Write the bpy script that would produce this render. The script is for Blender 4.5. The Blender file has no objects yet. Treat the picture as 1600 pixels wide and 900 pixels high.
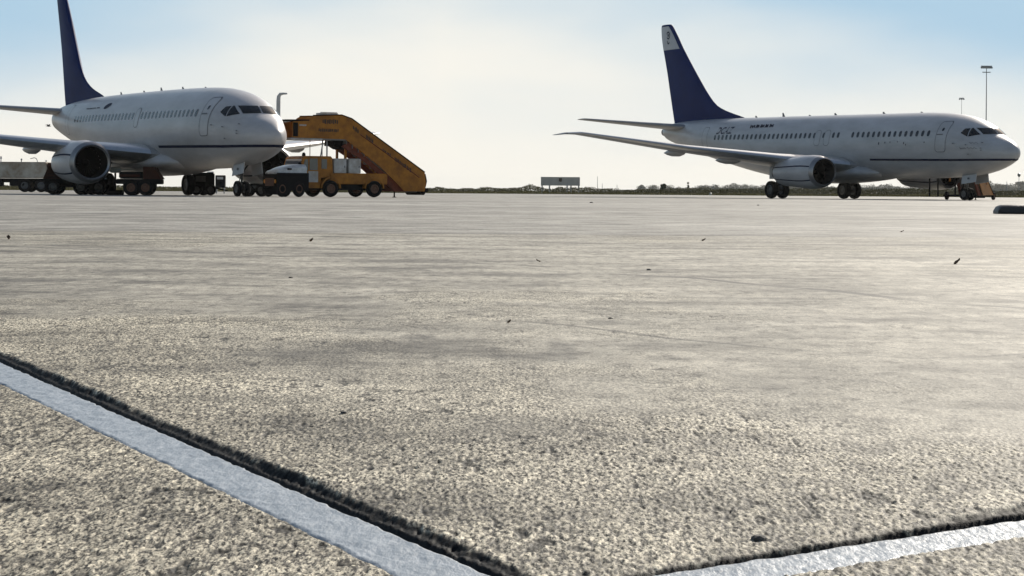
import bpy, math, random
import numpy as np
from mathutils import Vector, Matrix
random.seed(7)
rng = np.random.default_rng(11)
S = bpy.context.scene
COL = S.collection
R = math.radians

# ------------------------------------------------------------------ camera
F_PX, CAM_H = 3200.0, 0.36
cd = bpy.data.cameras.new("camera")
cam = bpy.data.objects.new("camera", cd)
COL.objects.link(cam)
S.camera = cam
cd.sensor_width = 36.0
cd.lens = 36.0 * F_PX / 1600.0
cd.clip_start, cd.clip_end = 0.05, 20000.0
cd.shift_x = 0.0
cd.shift_y = -(450.0 - 298.2) / 1600.0
cam.location = (0, 0, CAM_H)
cam.rotation_euler = (Matrix.Rotation(R(90), 3, 'X') @ Matrix.Rotation(0.0075, 3, 'Z')).to_euler()

# ------------------------------------------------------------------ world, sun, exposure
SUN_AZ, SUN_EL = R(27), R(28)          # azimuth clockwise from +Y
w = bpy.data.worlds.new("World")
S.world = w
w.use_nodes = True
nt = w.node_tree
nt.nodes.clear()
def N(t, kind, **kw):
    n = t.nodes.new(kind)
    for k, v in kw.items():
        setattr(n, k, v)
    return n
out = N(nt, 'ShaderNodeOutputWorld')
bg = N(nt, 'ShaderNodeBackground')
bg.inputs['Strength'].default_value = 0.10
sky = N(nt, 'ShaderNodeTexSky')
sky.sky_type = 'NISHITA'
sky.sun_disc = False
sky.sun_elevation = SUN_EL
sky.sun_rotation = SUN_AZ
sky.altitude = 0
sky.air_density = 1.0
sky.dust_density = 1.2
sky.ozone_density = 1.5
# thin high cloud veil: thick and creamy low down, torn into blue higher up
tc = N(nt, 'ShaderNodeTexCoord')
sep = N(nt, 'ShaderNodeSeparateXYZ')
nt.links.new(tc.outputs['Generated'], sep.inputs[0])
mp = N(nt, 'ShaderNodeMapping')
mp.inputs['Scale'].default_value = (5.0, 5.0, 16.0)
mp.inputs['Location'].default_value = (0.4, 0.0, 0.3)
nt.links.new(tc.outputs['Generated'], mp.inputs[0])
cn = N(nt, 'ShaderNodeTexNoise')
cn.inputs['Scale'].default_value = 1.0
cn.inputs['Detail'].default_value = 4.0
cn.inputs['Roughness'].default_value = 0.45
nt.links.new(mp.outputs[0], cn.inputs['Vector'])
def math_n(t, op, a=None, b=None, clamp=False):
    n = N(t, 'ShaderNodeMath', operation=op, use_clamp=clamp)
    for i, v in enumerate((a, b)):
        if v is None: continue
        if isinstance(v, (int, float)): n.inputs[i].default_value = v
        else: t.links.new(v, n.inputs[i])
    return n.outputs[0]
# veil edge: |x - 0.0| opens to blue away from the sun glow, higher up
ax = math_n(nt, 'ABSOLUTE', math_n(nt, 'ADD', sep.outputs['X'], 0.035))
e1 = math_n(nt, 'MULTIPLY', sep.outputs['Z'], 13.0)
e2 = math_n(nt, 'MULTIPLY', ax, 2.3)
e3 = math_n(nt, 'MULTIPLY', e1, math_n(nt, 'ADD', e2, 0.30))
e4 = math_n(nt, 'ADD', e3, math_n(nt, 'MULTIPLY', math_n(nt, 'SUBTRACT', cn.outputs['Fac'], 0.5), 0.9))
veil = N(nt, 'ShaderNodeMapRange')
veil.interpolation_type = 'SMOOTHSTEP'
veil.inputs['From Min'].default_value = 0.05
veil.inputs['From Max'].default_value = 0.95
veil.inputs['To Min'].default_value = 0.97
veil.inputs['To Max'].default_value = 0.12
nt.links.new(e4, veil.inputs['Value'])
mix = N(nt, 'ShaderNodeMix', data_type='RGBA')
# the bright veil lies in the half of the sky round the sun
fr = N(nt, 'ShaderNodeMapRange'); fr.interpolation_type = 'SMOOTHSTEP'
fr.inputs['From Min'].default_value = -0.2; fr.inputs['From Max'].default_value = 0.95
nt.links.new(sep.outputs['Y'], fr.inputs['Value'])
lo = N(nt, 'ShaderNodeMapRange'); lo.interpolation_type = 'SMOOTHSTEP'
lo.inputs['From Min'].default_value = 0.12; lo.inputs['From Max'].default_value = 0.55
lo.inputs['To Min'].default_value = 1.0; lo.inputs['To Max'].default_value = 0.0
nt.links.new(sep.outputs['Z'], lo.inputs['Value'])
frontmask = math_n(nt, 'MULTIPLY', fr.outputs[0], lo.outputs[0])
nt.links.new(veil.outputs[0], mix.inputs['Factor'])
skyc = N(nt, 'ShaderNodeMix', data_type='RGBA', blend_type='MULTIPLY')
skyc.inputs['Factor'].default_value = 1.0
nt.links.new(sky.outputs[0], skyc.inputs['A'])
skyc.inputs['B'].default_value = (0.98, 0.90, 0.80, 1)
mix.inputs['A'].default_value = (2.65, 4.35, 5.8, 1)
mix.inputs['B'].default_value = (7.55, 7.2, 6.45, 1)
allsky = N(nt, 'ShaderNodeMix', data_type='RGBA')
nt.links.new(frontmask, allsky.inputs['Factor'])
nt.links.new(skyc.outputs['Result'], allsky.inputs['A'])
nt.links.new(mix.outputs['Result'], allsky.inputs['B'])
nt.links.new(allsky.outputs['Result'], bg.inputs['Color'])
nt.links.new(bg.outputs[0], out.inputs['Surface'])

sl = bpy.data.lights.new("sun", 'SUN')
sl.energy = 4.2
sl.angle = R(0.6)
sl.color = (1.0, 0.93, 0.82)
sun = bpy.data.objects.new("sun", sl)
COL.objects.link(sun)
sd = Vector((math.sin(SUN_AZ) * math.cos(SUN_EL), math.cos(SUN_AZ) * math.cos(SUN_EL), math.sin(SUN_EL)))
sun.rotation_euler = sd.to_track_quat('Z', 'Y').to_euler()
sun.location = sd * 50
S.view_settings.view_transform = 'Standard'
S.view_settings.look = 'None'
S.view_settings.gamma = 1.0
S.view_settings.use_curve_mapping = False
S.view_settings.exposure = 0.40
S.render.engine = 'CYCLES'
S.render.resolution_x, S.render.resolution_y = 1024, 576

# ------------------------------------------------------------------ materials
def mat(name, col, rough=0.5, metal=0.0, var=0.0, vscale=3.0, coat=0.0, bump=0.0, bscale=40.0, spec=0.5, vcol=None, stretch=None):
    m = bpy.data.materials.new(name)
    m.use_nodes = True
    t = m.node_tree
    b = t.nodes['Principled BSDF']
    b.inputs['Base Color'].default_value = (*col, 1)
    b.inputs['Roughness'].default_value = rough
    b.inputs['Metallic'].default_value = metal
    b.inputs['Specular IOR Level'].default_value = spec
    b.inputs['Coat Weight'].default_value = coat
    b.inputs['Coat Roughness'].default_value = 0.12
    co = N(t, 'ShaderNodeTexCoord')
    src = co.outputs['Object']
    if stretch:
        mpn = N(t, 'ShaderNodeMapping')
        mpn.inputs['Scale'].default_value = stretch
        t.links.new(src, mpn.inputs[0]); src = mpn.outputs[0]
    if var > 0:
        n = N(t, 'ShaderNodeTexNoise')
        n.inputs['Scale'].default_value = vscale
        n.inputs['Detail'].default_value = 6
        n.inputs['Roughness'].default_value = 0.65
        t.links.new(src, n.inputs['Vector'])
        r = N(t, 'ShaderNodeValToRGB')
        r.color_ramp.elements[0].position = 0.32
        r.color_ramp.elements[1].position = 0.66
        v2 = vcol or tuple(c * (1 - var) for c in col)
        r.color_ramp.elements[0].color = (*v2, 1)
        r.color_ramp.elements[1].color = (*col, 1)
        t.links.new(n.outputs['Fac'], r.inputs[0])
        t.links.new(r.outputs[0], b.inputs['Base Color'])
    if bump > 0:
        n2 = N(t, 'ShaderNodeTexNoise')
        n2.inputs['Scale'].default_value = bscale
        n2.inputs['Detail'].default_value = 4
        t.links.new(src, n2.inputs['Vector'])
        bp = N(t, 'ShaderNodeBump')
        bp.inputs['Strength'].default_value = bump
        bp.inputs['Distance'].default_value = 0.02
        t.links.new(n2.outputs['Fac'], bp.inputs['Height'])
        t.links.new(bp.outputs[0], b.inputs['Normal'])
    return m
M = {}
M['white'] = mat('aircraft_white_paint', (0.46, 0.46, 0.475), 0.36, var=0.28, vscale=0.9, coat=0.08, bump=0.04, bscale=1.3, stretch=(0.5, 1, 1.6))
M['white2'] = mat('aircraft_warm_white_paint', (0.50, 0.48, 0.485), 0.38, var=0.28, vscale=0.8, coat=0.08, bump=0.04, bscale=1.2, stretch=(0.5, 1, 1.6))
M['greyw'] = mat('wing_grey_paint', (0.30, 0.30, 0.31), 0.35, var=0.15, vscale=1.0, metal=0.1)
M['navy'] = mat('navy_blue_paint', (0.005, 0.019, 0.110), 0.6, var=0.25, vscale=0.8, coat=0.0, spec=0.12)
M['metal'] = mat('bare_aluminium', (0.62, 0.62, 0.62), 0.35, metal=0.9, var=0.12, vscale=4)
M['lip'] = mat('dull_inlet_metal', (0.30, 0.30, 0.31), 0.38, metal=0.8, var=0.15, vscale=4)
M['dmetal'] = mat('dark_exhaust_metal', (0.14, 0.13, 0.12), 0.45, metal=0.8, var=0.2, vscale=5)
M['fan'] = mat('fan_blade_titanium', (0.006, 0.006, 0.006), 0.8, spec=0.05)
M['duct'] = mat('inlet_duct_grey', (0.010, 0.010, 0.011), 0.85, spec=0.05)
M['glass'] = mat('cockpit_dark_glass', (0.010, 0.012, 0.015), 0.10, spec=0.35)
M['cabin_glass'] = mat('cabin_window_glass', (0.018, 0.024, 0.036), 0.15, spec=0.35)
M['line'] = mat('door_seal_grey', (0.11, 0.115, 0.13), 0.6)
M['rubber'] = mat('tyre_rubber', (0.013, 0.013, 0.014), 0.85, var=0.3, vscale=6, bump=0.2, bscale=30, spec=0.08)
M['hub'] = mat('wheel_hub_grey', (0.10, 0.10, 0.10), 0.45, metal=0.4, var=0.3, vscale=20)
M['hubr'] = mat('wheel_hub_rust', (0.15, 0.065, 0.035), 0.6, var=0.4, vscale=20)
M['strut'] = mat('landing_gear_strut_paint', (0.08, 0.08, 0.08), 0.4, metal=0.3, var=0.3, vscale=8)
M['yellow'] = mat('stair_orange_yellow_paint', (0.43, 0.165, 0.013), 0.6, var=0.35, vscale=2.4, vcol=(0.22, 0.085, 0.009), bump=0.08, bscale=6, spec=0.35)
M['redbr'] = mat('rusty_red_frame_paint', (0.17, 0.035, 0.014), 0.75, var=0.45, vscale=3.5)
M['black'] = mat('black_grimy_steel', (0.014, 0.014, 0.015), 0.85, var=0.3, vscale=5, spec=0.04)
M['dark'] = mat('dark_marking', (0.05, 0.03, 0.02), 0.6)
M['offwhite'] = mat('dirty_white_panel', (0.52, 0.52, 0.52), 0.5, var=0.35, vscale=3.0, vcol=(0.30, 0.27, 0.24))
M['tank'] = mat('rust_stained_tank_paint', (0.50, 0.46, 0.40), 0.55, var=0.6, vscale=1.3, vcol=(0.24, 0.17, 0.11))
M['bonnet'] = mat('white_bonnet_paint', (0.62, 0.64, 0.66), 0.35, var=0.3, vscale=6, coat=0.2)
M['rust'] = mat('dark_rusty_paint', (0.055, 0.018, 0.010), 0.8, var=0.4, vscale=4, spec=0.15)
M['tread'] = mat('stair_tread_grey', (0.18, 0.18, 0.18), 0.6)
M['wind'] = mat('vehicle_glass', (0.10, 0.12, 0.13), 0.06, spec=1.0)
M['lamp'] = mat('amber_lens', (0.75, 0.30, 0.03), 0.3)
M['board'] = mat('weathered_grey_board', (0.50, 0.47, 0.43), 0.9, var=0.2, vscale=1.0)
M['post'] = mat('galvanised_post', (0.30, 0.31, 0.32), 0.5, metal=0.4, var=0.2, vscale=3)
M['pole_w'] = mat('white_pole_paint', (0.55, 0.54, 0.52), 0.5, var=0.25, vscale=2)
M['slab'] = mat('black_rubber_block', (0.016, 0.017, 0.022), 0.5, var=0.3, vscale=5, bump=0.3, bscale=25)
M['leafdry'] = mat('dry_leaf_brown', (0.10, 0.055, 0.025), 0.7, var=0.4, vscale=60)
M['stone'] = mat('dark_pebble', (0.07, 0.065, 0.06), 0.8, var=0.3, vscale=80)
M['bark'] = mat('bark', (0.09, 0.07, 0.05), 0.9, var=0.3, vscale=4)
M['bird'] = mat('bird_feathers', (0.03, 0.03, 0.035), 0.7)

def leaf_mat(name, c1, c2):
    m = bpy.data.materials.new(name); m.use_nodes = True
    t = m.node_tree; b = t.nodes['Principled BSDF']
    g = N(t, 'ShaderNodeNewGeometry')
    r = N(t, 'ShaderNodeValToRGB')
    r.color_ramp.elements[0].color = (*c1, 1); r.color_ramp.elements[1].color = (*c2, 1)
    t.links.new(g.outputs['Random Per Island'], r.inputs[0])
    t.links.new(r.outputs[0], b.inputs['Base Color'])
    b.inputs['Roughness'].default_value = 0.6
    b.inputs['Specular IOR Level'].default_value = 0.05
    return m
M['leaf_a'] = leaf_mat('foliage_olive', (0.040, 0.050, 0.026), (0.095, 0.105, 0.050))
M['leaf_b'] = leaf_mat('foliage_dull_green', (0.035, 0.048, 0.030), (0.075, 0.090, 0.050))
M['leaf_c'] = leaf_mat('scrub_dry_green', (0.055, 0.055, 0.025), (0.17, 0.14, 0.055))
M['leaf_d'] = leaf_mat('dry_yellow_grass', (0.12, 0.11, 0.035), (0.30, 0.25, 0.09))

# ------------------------------------------------------------------ mesh builder
class MB:
    def __init__(s): s.v, s.f, s.m = [], [], []
    def add(s, vs, fs, mi=0):
        o = len(s.v); s.v += [tuple(p) for p in vs]
        s.f += [tuple(i + o for i in f) for f in fs]; s.m += [mi] * len(fs); return s
    def box(s, x0, x1, y0, y1, z0, z1, mi=0, ch=0.0):
        if ch <= 0:
            vs = [(x, y, z) for x in (x0, x1) for y in (y0, y1) for z in (z0, z1)]
            return s.add(vs, [(0, 1, 3, 2), (4, 6, 7, 5), (0, 4, 5, 1), (2, 3, 7, 6), (0, 2, 6, 4), (1, 5, 7, 3)], mi)
        import bmesh
        bm = bmesh.new()
        bmesh.ops.create_cube(bm, size=1)
        for v in bm.verts:
            v.co = Vector(((x0 + x1) / 2 + v.co.x * (x1 - x0), (y0 + y1) / 2 + v.co.y * (y1 - y0), (z0 + z1) / 2 + v.co.z * (z1 - z0)))
        bmesh.ops.bevel(bm, geom=list(bm.edges), offset=ch, segments=2, affect='EDGES')
        bm.verts.index_update()
        s.add([v.co[:] for v in bm.verts], [[v.index for v in f.verts] for f in bm.faces], mi)
        bm.free(); return s
    def prism(s, poly, y0, y1, mi=0):            # poly in (x,z), extruded along y
        n = len(poly)
        vs = [(x, y0, z) for x, z in poly] + [(x, y1, z) for x, z in poly]
        fs = [tuple(range(n)), tuple(range(2 * n - 1, n - 1, -1))] + [(i, (i + 1) % n, (i + 1) % n + n, i + n) for i in range(n)]
        return s.add(vs, fs, mi)
    def loft(s, rings, mi=0, cap0=True, cap1=True, closed=True):
        n = len(rings[0]); vs = [p for r in rings for p in r]; fs = []
        for i in range(len(rings) - 1):
            for j in range(n if closed else n - 1):
                k = (j + 1) % n
                fs.append((i * n + j, i * n + k, (i + 1) * n + k, (i + 1) * n + j))
        if cap0: fs.append(tuple(range(n - 1, -1, -1)))
        if cap1: fs.append(tuple(range((len(rings) - 1) * n, len(rings) * n)))
        return s.add(vs, fs, mi)
    def tube(s, pts, r, n=8, mi=0):
        pts = [Vector(p) for p in pts]
        rs = r if isinstance(r, (list, tuple)) else [r] * len(pts)
        rings = []; up = None
        for i, p in enumerate(pts):
            d = (pts[min(i + 1, len(pts) - 1)] - pts[max(i - 1, 0)]).normalized()
            if up is None: up = Vector((0, 0, 1)) if abs(d.z) < 0.9 else Vector((1, 0, 0))
            a = d.cross(up).normalized(); b = a.cross(d).normalized(); up = b
            rings.append([tuple(p + (a * math.cos(2 * math.pi * k / n) + b * math.sin(2 * math.pi * k / n)) * rs[i]) for k in range(n)])
        return s.loft(rings, mi)
    def lathe(s, prof, axis='x', c=(0, 0, 0), n=24, mi=0, caps=False, zs=1.0):
        rings = []
        for a, r in prof:
            ring = []
            for k in range(n):
                t = 2 * math.pi * k / n
                p, q = r * math.cos(t), r * math.sin(t)
                if axis == 'x': ring.append((c[0] + a, c[1] + p, c[2] + q * zs))
                elif axis == 'y': ring.append((c[0] + p, c[1] + a, c[2] + q * zs))
                else: ring.append((c[0] + p, c[1] + q, c[2] + a))
            rings.append(ring)
        return s.loft(rings, mi, caps, caps)
    def build(s, name, mats, parent=None, smooth=False, loc=None):
        me = bpy.data.meshes.new(name)
        me.from_pydata(s.v, [], s.f)
        if not isinstance(mats, (list, tuple)): mats = [mats]
        for m in mats: me.materials.append(m)
        me.polygons.foreach_set('material_index', s.m)
        me.update()
        import bmesh
        bm = bmesh.new(); bm.from_mesh(me)
        bmesh.ops.recalc_face_normals(bm, faces=bm.faces)
        bm.to_mesh(me); bm.free()
        if smooth:
            me.polygons.foreach_set('use_smooth', [True] * len(me.polygons))
            if smooth != 'all':
                me.set_sharp_from_angle(angle=R(38))
        o = bpy.data.objects.new(name, me)
        COL.objects.link(o)
        if parent: o.parent = parent
        if loc: o.location = loc
        return o
def tag(o, label=None, cat=None, group=None, kind=None):
    if label: o['label'] = label
    if cat: o['category'] = cat
    if group: o['group'] = group
    if kind: o['kind'] = kind
    return o
def thing(name, loc, rz, label, cat, group=None):
    o = bpy.data.objects.new(name, None); COL.objects.link(o)
    o.empty_display_size = 0.3
    o.location = loc; o.rotation_euler = (0, 0, rz)
    return tag(o, label, cat, group)
def px(x, y, z=0.0):                               # ground point for a photograph pixel (1600 px wide)
    yh = 298.2 + 0.0075 * (x - 800)
    Z = (CAM_H - z) * F_PX / (y - yh)
    return ((x - 800) / F_PX * Z, Z)
def at(x, Z): return ((x - 800) / F_PX * Z, Z)

# ------------------------------------------------------------------ ground
def vnoise(x, y, seed):                            # value noise
    xi = np.floor(x).astype(np.int64); yi = np.floor(y).astype(np.int64)
    fx = x - xi; fy = y - yi
    fx = fx * fx * (3 - 2 * fx); fy = fy * fy * (3 - 2 * fy)
    def hsh(a, b):
        h = (a * 374761393 + b * 668265263 + seed * 1442695041) & 0xffffffff
        h = ((h ^ (h >> 13)) * 1274126177) & 0xffffffff
        return ((h ^ (h >> 16)) & 0xffffff) / float(0xffffff)
    a = hsh(xi, yi); b = hsh(xi + 1, yi); c = hsh(xi, yi + 1); d = hsh(xi + 1, yi + 1)
    return (a * (1 - fx) + b * fx) * (1 - fy) + (c * (1 - fx) + d * fx) * fy
def worley(x, y, seed):
    xi = np.floor(x).astype(np.int64); yi = np.floor(y).astype(np.int64)
    best = np.full(x.shape, 9.0); idv = np.zeros(x.shape)
    for dx in (-1, 0, 1):
        for dy in (-1, 0, 1):
            cx, cy = xi + dx, yi + dy
            h = (cx * 374761393 + cy * 668265263 + seed * 1013904223) & 0xffffffff
            h = ((h ^ (h >> 13)) * 1274126177) & 0xffffffff; h ^= h >> 16
            rx = (h & 0xfff) / 4095.0; ry = ((h >> 12) & 0xfff) / 4095.0; rr = ((h >> 20) & 0xff) / 255.0 
            d = np.hypot(cx + rx - x, cy + ry - y)
            m = d < best
            best = np.where(m, d, best); idv = np.where(m, (rr * 16) % 1.0, idv)
    return best, idv
def sstep(a, b, x):
    t = np.clip((x - a) / (b - a), 0, 1); return t * t * (3 - 2 * t)
# two painted lines meet at the corner C0
C0 = (0.0216, 1.803)
nA = np.array([1.0, 0.45]); nA /= np.linalg.norm(nA)         # far side of the left line
nB = np.array([-1.0, 1.233]); nB /= np.linalg.norm(nB)       # far side of the right line
def dist_lines(x, y):
    dA = (x - C0[0]) * nA[0] + (y - C0[1]) * nA[1]
    dB = (x - C0[0]) * nB[0] + (y - C0[1]) * nB[1]
    return dA, dB
def grid_mesh(name, X, Y, Z, attrs, mats, kind='structure'):
    nr, nc = X.shape
    me = bpy.data.meshes.new(name)
    co = np.stack([X, Y, Z], -1).reshape(-1, 3).astype(np.float32)
    me.vertices.add(nr * nc); me.vertices.foreach_set('co', co.ravel())
    i = np.arange(nr * nc).reshape(nr, nc)
    q = np.stack([i[:-1, :-1], i[:-1, 1:], i[1:, 1:], i[1:, :-1]], -1).reshape(-1, 4).astype(np.int32)
    me.loops.add(q.size); me.loops.foreach_set('vertex_index', q.ravel())
    me.polygons.add(len(q)); me.polygons.foreach_set('loop_start', np.arange(0, q.size, 4, dtype=np.int32))
    me.polygons.foreach_set('use_smooth', np.ones(len(q), dtype=bool))
    for k, a in attrs.items():
        at_ = me.attributes.new(k, 'FLOAT', 'POINT'); at_.data.foreach_set('value', a.astype(np.float32).ravel())
    me.update(calc_edges=True)
    me.materials.append(mats)
    o = bpy.data.objects.new(name, me); COL.objects.link(o)
    o['kind'] = kind
    return o

def apron_material(near):
    m = bpy.data.materials.new('worn_asphalt_near' if near else 'worn_asphalt'); m.use_nodes = True
    t = m.node_tree; b = t.nodes['Principled BSDF']
    co = N(t, 'ShaderNodeTexCoord')
    def noise(scale, detail=5, rough=0.6, st=(1, 1, 1)):
        mpn = N(t, 'ShaderNodeMapping'); mpn.inputs['Scale'].default_value = st
        t.links.new(co.outputs['Object'], mpn.inputs[0])
        n = N(t, 'ShaderNodeTexNoise'); n.inputs['Scale'].default_value = scale
        n.inputs['Detail'].default_value = detail; n.inputs['Roughness'].default_value = rough
        t.links.new(mpn.outputs[0], n.inputs['Vector']); return n.outputs['Fac']
    def ramp(f, stops):
        r = N(t, 'ShaderNodeValToRGB'); el = r.color_ramp.elements
        el[0].position, el[0].color = stops[0][0], (*stops[0][1], 1)
        el[1].position, el[1].color = stops[-1][0], (*stops[-1][1], 1)
        for p, c in stops[1:-1]:
            e = el.new(p); e.color = (*c, 1)
        t.links.new(f, r.inputs[0]); return r.outputs[0]
    def mixc(f, a, bb, blend='MIX'):
        n = N(t, 'ShaderNodeMix', data_type='RGBA', blend_type=blend)
        if isinstance(f, (int, float)): n.inputs['Factor'].default_value = f
        else: t.links.new(f, n.inputs['Factor'])
        t.links.new(a, n.inputs['A']); t.links.new(bb, n.inputs['B']); return n.outputs['Result']
    big = ramp(noise(0.13, 8, 0.68), [(0.35, (0.205, 0.193, 0.174)), (0.52, (0.283, 0.268, 0.242)), (0.66, (0.375, 0.357, 0.325))])
    med = ramp(noise(1.9, 8, 0.72, (0.7, 1, 1)), [(0.36, (0.40, 0.395, 0.39)), (0.47, (0.92, 0.92, 0.91)), (0.61, (1.42, 1.42, 1.40))])
    spk = ramp(noise(26, 4, 0.8, (1, .45, 1)), [(0.37, (0.36, 0.35, 0.34)), (0.46, (1, 1, 1)), (0.64, (1.22, 1.21, 1.19))])
    fine = ramp(noise(70 if near else 16, 3, 0.7), [(0.30, (0.72, 0.71, 0.70)), (0.6, (1.10, 1.10, 1.09))])
    c = mixc(1.0, big, med, 'MULTIPLY'); c = mixc(0.75, c, spk, 'MULTIPLY'); c = mixc(0.8, c, fine, 'MULTIPLY')
    # long dark streaks and tyre scuffs
    st = ramp(noise(0.55, 5, 0.55, (0.12, 1.0, 1)), [(0.56, (1, 1, 1)), (0.66, (0.62, 0.62, 0.63))])
    c = mixc(0.9, c, st, 'MULTIPLY')
    if near:
        a = N(t, 'ShaderNodeAttribute', attribute_name='stone')
        sc = ramp(a.outputs['Fac'], [(0.0, (0.10, 0.095, 0.085)), (0.26, (0.30, 0.29, 0.27)), (0.42, (0.85, 0.83, 0.79)), (0.62, (1.22, 1.20, 1.14)), (1.0, (1.7, 1.66, 1.56))])
        c = mixc(1.0, c, sc, 'MULTIPLY')
        # crisp aggregate: dark binder pits between pale stones, only where the surface is coarse
        am = N(t, 'ShaderNodeAttribute', attribute_name='coarse')
        g1 = ramp(noise(215, 2, 0.6, (1, .28, 1)), [(0.39, (0.10, 0.097, 0.092)), (0.47, (0.80, 0.79, 0.77)), (0.60, (1.55, 1.53, 1.47))])
        g2 = ramp(noise(430, 2, 0.6, (1, .28, 1)), [(0.34, (0.45, 0.44, 0.42)), (0.55, (1.15, 1.14, 1.10))])
        c2 = mixc(1.0, c, g1, 'MULTIPLY'); c2 = mixc(1.0, c2, g2, 'MULTIPLY')
        c = mixc(am.outputs['Fac'], c, c2)
        a2 = N(t, 'ShaderNodeAttribute', attribute_name='tar_shade')
        tar_shade = N(t, 'ShaderNodeRGB'); tar_shade.outputs[0].default_value = (0.007, 0.0075, 0.009, 1)  # near-black for tar and for the painted-in shade of the raised edge
        c = mixc(a2.outputs['Fac'], c, tar_shade.outputs[0])
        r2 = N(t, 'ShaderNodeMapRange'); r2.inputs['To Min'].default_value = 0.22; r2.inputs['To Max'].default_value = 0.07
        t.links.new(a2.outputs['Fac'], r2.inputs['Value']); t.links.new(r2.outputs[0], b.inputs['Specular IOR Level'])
        a3 = N(t, 'ShaderNodeAttribute', attribute_name='crack')
        ck = N(t, 'ShaderNodeRGB'); ck.outputs[0].default_value = (0.05, 0.047, 0.043, 1)
        c = mixc(a3.outputs['Fac'], c, ck.outputs[0])
        r = N(t, 'ShaderNodeMapRange'); r.inputs['To Min'].default_value = 0.72; r.inputs['To Max'].default_value = 0.7
        t.links.new(a2.outputs['Fac'], r.inputs['Value']); t.links.new(r.outputs[0], b.inputs['Roughness'])
    else:
        b.inputs['Roughness'].default_value = 0.72
    b.inputs['Specular IOR Level'].default_value = 0.22
    t.links.new(c, b.inputs['Base Color'])
    bp = N(t, 'ShaderNodeBump'); bp.inputs['Strength'].default_value = 0.5
    bp.inputs['Distance'].default_value = 0.0015 if near else 0.008
    t.links.new(noise(300 if near else 45, 3, 0.7), bp.inputs['Height'])
    t.links.new(bp.outputs[0], b.inputs['Normal'])
    return m
M['apron'] = apron_material(False)
M['apron_near'] = apron_material(True)

# far ground: dry field to the horizon, and the apron lying on it
M['field'] = mat('dry_field_earth', (0.10, 0.088, 0.045), 1.0, var=0.45, vscale=0.05, spec=0.0)
mb = MB(); mb.add([(-9000, -2000, -0.05), (9000, -2000, -0.05), (9000, 12000, -0.05), (-9000, 12000, -0.05)], [(0, 1, 2, 3)])
tag(mb.build('field', M['field']), kind='structure')
mb = MB(); mb.add([(-700, -200, 0), (700, -200, 0), (700, 250, 0), (-700, 250, 0), (-700, 250.5, -0.06), (700, 250.5, -0.06)], [(0, 1, 2, 3), (3, 2, 5, 4)])
tag(mb.build('apron', M['apron']), kind='structure')

# near sheet of the apron with real aggregate relief
NR, NCc = 1600, 1200
yy = np.geomspace(1.15, 17.0, NR)[:, None] * np.ones((1, NCc))
tt = np.linspace(-1, 1, NCc)[None, :]
xx = tt * (0.262 * yy + 0.30)
dA, dB = dist_lines(xx, yy)
rag = (vnoise(xx * 45, yy * 20, 3) - 0.5) * 0.006 + (vnoise(xx * 17, yy * 9, 4) - 0.5) * 0.009
ragf = (vnoise(xx * 150, yy * 60, 5) - 0.5) * 0.006 + (vnoise(xx * 80, yy * 30, 6) - 0.5) * 0.006
D = np.minimum(dA, dB)
isB = (dB < dA)
coarse = 1 - sstep(-0.6, 1.0, (yy + 1.1 * xx - 4.2) + (vnoise(xx * 1.3, yy * 1.0, 8) - 0.5) * 1.8 + (vnoise(xx * 6, yy * 3, 9) - 0.5) * 1.0)
coarse = np.maximum(coarse, 0.6 * sstep(0.5, 0.8, vnoise(xx * 0.9 + 3, yy * 0.45, 21) * .75 + .25 * vnoise(xx * 7, yy * 3, 22)))
f1, id1 = worley(xx / 0.0056, yy / 0.0135, 1)
f2, id2 = worley(xx / 0.0034 + 7, yy / 0.0080, 2)
dome1 = np.sqrt(np.clip(1 - (f1 / 0.85) ** 2, 0, 1)) * (0.35 + 0.65 * id1)
dome2 = np.sqrt(np.clip(1 - (f2 / 0.85) ** 2, 0, 1)) * (0.3 + 0.7 * id2)
pit = sstep(0.72, 0.88, vnoise(xx * 75, yy * 30, 12)) * sstep(0.40, 0.65, vnoise(xx * 6, yy * 3, 13))
und = vnoise(xx * 9, yy * 9, 14) * 0.0015 + vnoise(xx * 2.2, yy * 2.2, 15) * 0.004
amp = (0.16 + 0.84 * coarse)
farfade = 1 - 0.55 * sstep(5, 12, yy)
H = (dome1 * 0.0026 + dome2 * 0.0013) * amp * farfade - pit * 0.0018 * amp + und * amp
inpaint = 1 - sstep(0.0, 0.006, np.maximum(D - 0.001, -(D + 0.083)))
inpaint = np.where((D > -0.083) & (D < 0.001), 1.0, inpaint)
H = H * (1 - inpaint) - 0.001 * inpaint
stepA = 0.0075 + (vnoise(xx * 4, yy * 4, 31) - 0.5) * 0.004
stepB = 0.0018 + 0.0065 * sstep(0.35, 0.62, xx) + (vnoise(xx * 14, yy * 8, 32) - 0.5) * 0.002
kb = sstep(-0.35, 0.35, dA - dB)
step = stepA * (1 - kb) + stepB * kb
step = np.where(yy > 3.2, stepA * (1 - sstep(3.2, 5, yy)) + 0.008 * sstep(3.2, 5, yy), step) * 1.0 if False else step
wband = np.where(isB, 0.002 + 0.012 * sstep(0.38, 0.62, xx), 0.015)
edge = wband * 0.8 + rag * np.where(isB, .5, 1)
up = sstep(0.0, 0.016, D - edge)
fall = 1 - sstep(4.0, 11.0, yy)
H = H + up * np.clip(step, 0, 1) * fall
H += 0.0035
H *= 1 - sstep(14.5, 16.8, yy) * 0.9
tar_shade = sstep(-0.003, 0.0005, D) * (1 - sstep(-0.002, 0.006, D - (wband + rag * np.where(isB, .4, .8) + np.where(isB, 0.003, 0.006) + ragf * 1.1)))  # ragged tar band, also painting in the shade of the raised asphalt edge
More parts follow.
